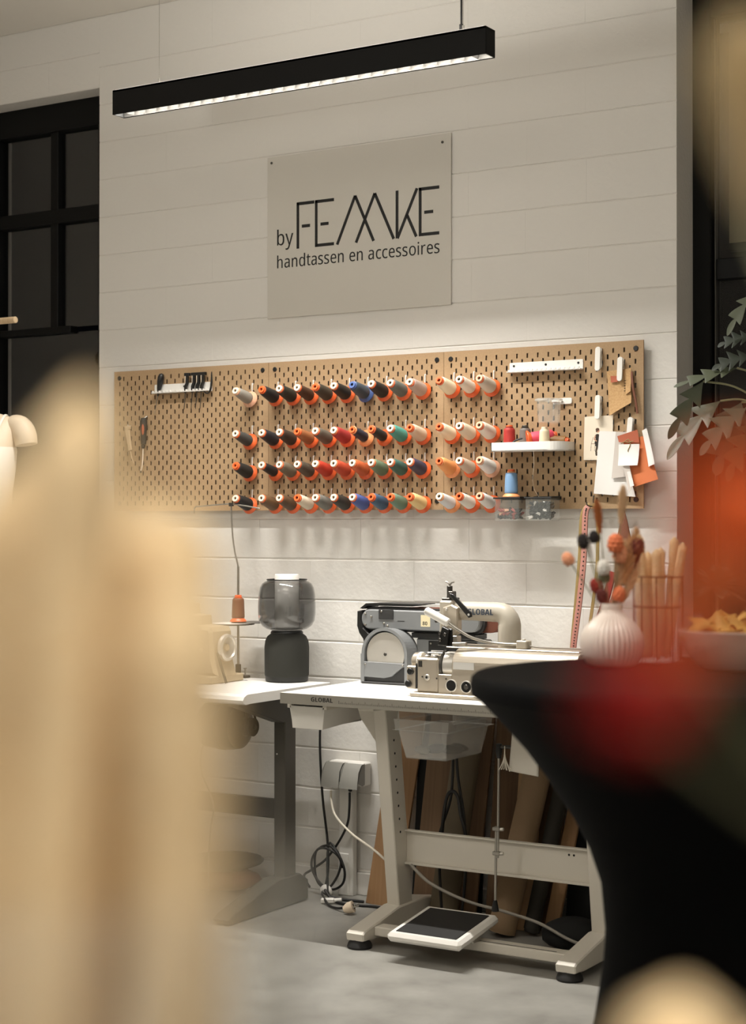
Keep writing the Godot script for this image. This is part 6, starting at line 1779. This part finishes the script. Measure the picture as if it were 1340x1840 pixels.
func dried_flowers(vp: Vector3) -> void:
	var rt := Vector3(0.850, 0, -0.5265)
	var neck := vp + Vector3(0, 0.105, 0)
	var pal := {"orange": rgb(228, 128, 84), "peach": rgb(238, 168, 130), "red": rgb(150, 44, 30), "maroon": rgb(84, 26, 24), "black": rgb(34, 26, 24), "rust": rgb(176, 104, 54), "beige": rgb(214, 180, 140), "white": rgb(226, 222, 214), "green": rgb(120, 126, 96), "tan": rgb(196, 150, 102)}
	for k in pal:
		if not M.has("dried_" + k):
			mt("dried_" + k, pal[k], 0.8)
	# offset along the picture, height over the neck, head kind, colour, size, words
	var list := [
		[-0.080, 0.090, "egg", "peach", 0.011, "single peach bud standing far out to the left"],
		[-0.050, 0.122, "egg", "black", 0.012, "black seed head at the upper left of the bouquet"],
		[-0.030, 0.130, "egg", "black", 0.010, "small black seed head next to the rust plume"],
		[-0.022, 0.158, "plume", "rust", 0.013, "rust brown plume at the top left of the bouquet"],
		[0.018, 0.178, "plume", "beige", 0.015, "tall beige plume in the middle of the bouquet"],
		[0.006, 0.118, "egg", "orange", 0.015, "orange flower head in the centre of the bouquet"],
		[0.016, 0.098, "egg", "peach", 0.014, "peach flower head below the orange one"],
		[0.030, 0.080, "plume", "tan", 0.022, "broad tan grass plume at the right of the bouquet"],
		[0.016, 0.060, "plume", "beige", 0.021, "beige grass plume low in the bouquet"],
		[0.046, 0.112, "egg", "maroon", 0.014, "dark maroon flower head at the right"],
		[0.044, 0.082, "plume", "maroon", 0.007, "thin maroon sprig under the dark flower head"],
		[-0.016, 0.074, "egg", "white", 0.012, "white fluffy head at the left of the bouquet"],
		[-0.012, 0.058, "egg", "green", 0.011, "grey green bud below the white head"],
		[-0.026, 0.040, "egg", "red", 0.012, "red bud at the lower left of the bouquet"],
		[-0.018, 0.022, "egg", "maroon", 0.011, "maroon bud just above the vase, left"],
		[0.012, 0.026, "egg", "orange", 0.012, "orange bud just above the vase mouth"],
		[0.030, 0.036, "plume", "beige", 0.017, "pale grass plume leaning right above the vase"],
		[-0.040, 0.105, "plume", "white", 0.009, "white grass plume behind the black seed heads"],
	]
	for q in list:
		var t := thing("dried_flower", q[5], "dried flower", neck, "dried flowers in the ribbed vase")
		var dz := Vector3(0.5265, 0, 0.85) * rng.randf_range(-0.012, 0.012)
		var head: Vector3 = rt * q[0] + Vector3(0, q[1], 0) + dz
		var foot: Vector3 = rt * clampf(q[0] * 0.1, -0.008, 0.008) + Vector3(0, -0.03, 0)
		part(t, "stem", Geo.new().tube(Geo.smooth([foot, foot.lerp(head, 0.45) + Vector3(0, 0.006, 0), head], 5), 0.0011, 6), M.leaf_stem)
		var dr := (head - foot).normalized()
		var xf := Geo.aim(head, head + dr)
		var s: float = q[4]
		if q[2] == "egg":
			var g := Geo.new()
			for ring in 5:
				for k in 8:
					var a := TAU * (k + 0.5 * ring) / 8.0
					var el := -0.7 + ring * 0.48
					var pd := xf.basis * Vector3(cos(a) * cos(el), sin(el) * 1.5, sin(a) * cos(el))
					g.ball(head + pd * s * 0.55, Vector3(s * 0.40, s * 0.55, s * 0.40), 7, 5, Geo.aim(Vector3.ZERO, pd).basis)
			g.ball(head, Vector3(s * 0.7, s * 1.1, s * 0.7), 10, 7, xf.basis)
			part(t, "head", g, M["dried_" + q[3]])
		else:
			var g := Geo.new()
			for k in 60:
				var h := k / 60.0
				var a := k * 2.399
				var c := head + dr * (h - 0.35) * s * 4.6
				var pd := (xf.basis * Vector3(cos(a), 1.4, sin(a))).normalized()
				g.tube([c, c + pd * s * 0.7 * sin(PI * (0.12 + 0.82 * h)), c + pd * s * 1.15 * sin(PI * (0.12 + 0.82 * h)) + dr * s * 0.2], [0.0016, 0.0016, 0.0005], 5)
			part(t, "plume", g, M["dried_" + q[3]])

# ---------------------------------------------------------------- plant in front of the door
func plant() -> void:
	var at := Vector3(2.80, 0, 0.24)
	var t := thing("split_leaf_plant", "tall green plant with lobed leaves before the dark door", "plant", at)
	part(t, "pot", Geo.new().lathe([Vector2(0, 0), Vector2(0.13, 0.0), Vector2(0.17, 0.36), Vector2(0.175, 0.38), Vector2(0.16, 0.38), Vector2(0.15, 0.34), Vector2(0, 0.33)], 34), M.pot)
	part(t, "trunk", Geo.new().tube(Geo.smooth([Vector3(0, 0.33, 0), Vector3(0.02, 0.8, 0.01), Vector3(-0.01, 1.3, 0), Vector3(-0.02, 1.70, 0.0), Vector3(-0.01, 1.90, 0)], 6), 0.022, 12), M.trunk)
	# petiole from the trunk to the leaf base, then the blade to its tip
	var list := [
		[[-0.02, 1.76, 0.0], [-0.10, 1.835, 0.04], [-0.26, 1.79, 0.12], 0.075, 0.10, 4, "leaf"],
		[[-0.02, 1.72, 0.0], [-0.19, 1.795, 0.085], [-0.275, 1.645, 0.135], 0.085, 0.15, 3, "leaf"],
		[[-0.02, 1.70, 0.0], [-0.145, 1.735, 0.06], [-0.275, 1.60, 0.14], 0.115, 0.35, 3, "leaf"],
		[[-0.01, 1.68, 0.0], [-0.085, 1.73, 0.04], [-0.150, 1.545, 0.07], 0.155, 0.20, 4, "leaf"],
		[[-0.01, 1.66, 0.01], [-0.06, 1.71, 0.07], [-0.175, 1.60, 0.13], 0.11, 0.30, 4, "leaf"],
		[[-0.01, 1.80, 0.0], [-0.06, 1.87, 0.03], [-0.165, 1.845, 0.07], 0.08, 0.25, 4, "leaf_dark"],
		[[-0.01, 1.84, 0.0], [-0.06, 1.93, 0.02], [-0.155, 1.915, 0.05], 0.075, 0.25, 4, "leaf_dark"],
		[[0.0, 1.90, 0.0], [-0.05, 2.06, 0.02], [-0.12, 1.965, 0.05], 0.07, 0.40, 3, "leaf"],
		[[0.0, 1.90, 0.0], [0.03, 2.05, 0.05], [0.02, 2.12, 0.20], 0.12, 0.5, 4, "leaf"],
		[[0.0, 1.75, 0.0], [0.10, 1.85, 0.05], [0.26, 1.78, 0.12], 0.14, 0.4, 4, "leaf"],
		[[0.0, 1.68, 0.0], [0.06, 1.75, 0.10], [0.10, 1.60, 0.26], 0.14, 0.4, 4, "leaf"],
		[[0.0, 1.6, 0.0], [-0.02, 1.66, 0.09], [-0.07, 1.53, 0.19], 0.12, 0.4, 4, "leaf"],
		[[0.0, 1.85, 0.0], [0.06, 1.98, -0.02], [0.2, 2.0, -0.06], 0.12, 0.5, 4, "leaf"],
		[[0.0, 1.55, 0.0], [0.12, 1.60, 0.0], [0.28, 1.5, 0.0], 0.13, 0.4, 4, "leaf_dark"],
	]
	for q in list:
		var a := Vector3(q[0][0], q[0][1], q[0][2])
		var b := Vector3(q[1][0], q[1][1], q[1][2])
		var c := Vector3(q[2][0], q[2][1], q[2][2])
		var lf := part(t, "leaf", leaf_geo(b, c - b + Vector3(0, q[4] * 0.35 * b.distance_to(c), 0), b.distance_to(c) * 1.08, q[3], q[4], q[5], 0.25, (Vector3(0.45, 0.55, 0.8) + Vector3(rng.randf_range(-0.35, 0.35), rng.randf_range(-0.3, 0.3), 0)).normalized()), M[q[6]])
		part(lf, "leaf_stalk", Geo.new().tube(Geo.smooth([a, a.lerp(b, 0.5) + Vector3(0, 0.02, 0), b], 5), 0.0032, 8), M.leaf_stem)

# ---------------------------------------------------------------- things right before the camera
func foreground() -> void:
	var ga := Vector3(4.250, 1.10, 4.997)
	var g := thing("tall_glass", "tall clear glass of bread sticks right before the camera, left", "glass", ga)
	part(g, "bowl", Geo.new().lathe([Vector2(0, 0), Vector2(0.040, 0.0), Vector2(0.042, 0.004), Vector2(0.045, 0.19), Vector2(0.0438, 0.19), Vector2(0.0408, 0.008), Vector2(0, 0.007)], 40), M.clear_glass)
	var words := ["tallest blurred bread stick at the left, rounded top", "blurred bread stick at the left edge", "blurred bread stick in the second row of the near glass", "pale blurred bread stick nearest to the camera", "blurred bread stick between the tallest and the pale one", "blurred short bread stick at the right of the near glass"]
	var spec := [
		[Vector3(4.2636, 1.3871, 5.0130), Vector3(4.2400, 1.1150, 5.0140), 0.0092],
		[Vector3(4.2370, 1.3728, 5.0058), Vector3(4.2200, 1.1150, 5.0080), 0.0090],
		[Vector3(4.2563, 1.3650, 4.9761), Vector3(4.2640, 1.1150, 4.9790), 0.0090],
		[Vector3(4.2857, 1.3492, 5.0107), Vector3(4.2720, 1.1150, 5.0010), 0.0092],
		[Vector3(4.2358, 1.3677, 4.9653), Vector3(4.2275, 1.1150, 4.9885), 0.0088],
	]
	for i in 5:
		solo("bread_stick_near", words[i], "bread stick", breadstick_geo(spec[i][1], spec[i][0], spec[i][2], 60 + i), M.bread, "bread sticks in the near glass")
	var gb := Vector3(4.364, 1.10, 4.952)
	var g2 := thing("snack_glass", "small clear glass of bread sticks before the camera, lower right", "glass", gb)
	part(g2, "bowl", Geo.new().lathe([Vector2(0, 0), Vector2(0.026, 0.0), Vector2(0.028, 0.004), Vector2(0.031, 0.09), Vector2(0.030, 0.09), Vector2(0.0265, 0.008), Vector2(0, 0.007)], 36), M.clear_glass)
	solo("bread_stick_low", "blurred thick bread stick end at the lower right", "bread stick", breadstick_geo(Vector3(4.361, 1.112, 4.948), Vector3(4.362, 1.270, 4.952), 0.0120, 71), M.bread, "bread sticks in the small glass")
	solo("bread_stick_low", "second blurred bread stick end at the lower right corner", "bread stick", breadstick_geo(Vector3(4.374, 1.112, 4.958), Vector3(4.378, 1.262, 4.946), 0.0105, 72), M.bread, "bread sticks in the small glass")
	# flowers in a vase outside the frame
	var vp := Vector3(4.4263, 1.10, 5.0175)
	var v := thing("glass_vase", "clear glass vase with red and orange flowers before the camera", "vase", vp)
	part(v, "bowl", Geo.new().lathe([Vector2(0, 0), Vector2(0.030, 0.0), Vector2(0.034, 0.004), Vector2(0.036, 0.06), Vector2(0.022, 0.10), Vector2(0.024, 0.125), Vector2(0.0228, 0.125), Vector2(0.0208, 0.10), Vector2(0.0345, 0.06), Vector2(0.032, 0.008), Vector2(0, 0.007)], 40), M.clear_glass)
	mt("petal_orange", rgb(232, 112, 46), 0.7)
	mt("petal_red", rgb(190, 26, 14), 0.7)
	mt("petal_coral", rgb(240, 134, 74), 0.7)
	mt("plume_cream", rgb(226, 206, 164), 0.85)
	var fl := [
		["blurred orange flower nearest to the door side", Vector3(4.4150, 1.3600, 5.0722), 0.0088, "petal_orange"],
		["blurred coral flower between the orange and the red one", Vector3(4.4080, 1.3480, 5.0690), 0.0066, "petal_coral"],
		["blurred red flower over the edge of the black table", Vector3(4.4066, 1.3405, 5.0812), 0.0060, "petal_red"],
	]
	for q in fl:
		var t := thing("near_flower", q[0], "flower", vp, "flowers before the camera")
		var head: Vector3 = q[1] - vp
		var foot := Vector3(-0.002, 0.02, 0.002)
		part(t, "stem", Geo.new().tube(Geo.smooth([foot, Vector3(0.0, 0.125, 0.004), Vector3(0.002, 0.20, 0.02), head], 6), 0.0007, 6), M.leaf_stem)
		var s: float = q[2]
		var fc := Vector3(0.5265, 0.25, 0.85).normalized()
		var bs := Geo.aim(Vector3.ZERO, fc).basis
		for ring in 3:
			for k in 10:
				var a := TAU * (k + 0.5 * ring) / 10.0
				var el := 0.15 + ring * 0.42
				var pd := (bs * Vector3(cos(a) * cos(el), sin(el), sin(a) * cos(el))).normalized()
				part(t, "petal", Geo.new().ball(head + pd * s * 0.58, Vector3(s * 0.24, s * 0.46, s * 0.06), 8, 5, Geo.aim(Vector3.ZERO, pd).basis), M[q[3]])
		part(t, "flower_centre", Geo.new().ball(head + fc * s * 0.2, Vector3.ONE * s * 0.3, 12, 8), M[q[3]])
	var pl := thing("near_grass_plume", "blurred cream grass plume at the upper right", "dried grass", vp)
	var pb := Vector3(4.374, 1.420, 4.945) - vp
	var pt := Vector3(4.372, 1.458, 4.946) - vp
	part(pl, "stem", Geo.new().tube(Geo.smooth([Vector3(0.003, 0.02, -0.002), Vector3(0.002, 0.13, -0.002), Vector3(-0.01, 0.24, -0.02), pb], 6), 0.001, 6), M.leaf_stem)
	var g3 := Geo.new()
	var dr := (pt - pb).normalized()
	var bb := Geo.aim(Vector3.ZERO, dr).basis
	for k in 150:
		var h := k / 150.0
		var a := k * 2.399
		var c := pb.lerp(pt, h)
		var w := 0.012 * sin(PI * (0.1 + 0.85 * h))
		var pd := (bb * Vector3(cos(a), 1.0, sin(a))).normalized()
		g3.tube([c, c + pd * w * 0.7, c + pd * w * 1.2], [0.0009, 0.0008, 0.0002], 5)
	part(pl, "plume", g3, M.plume_cream)
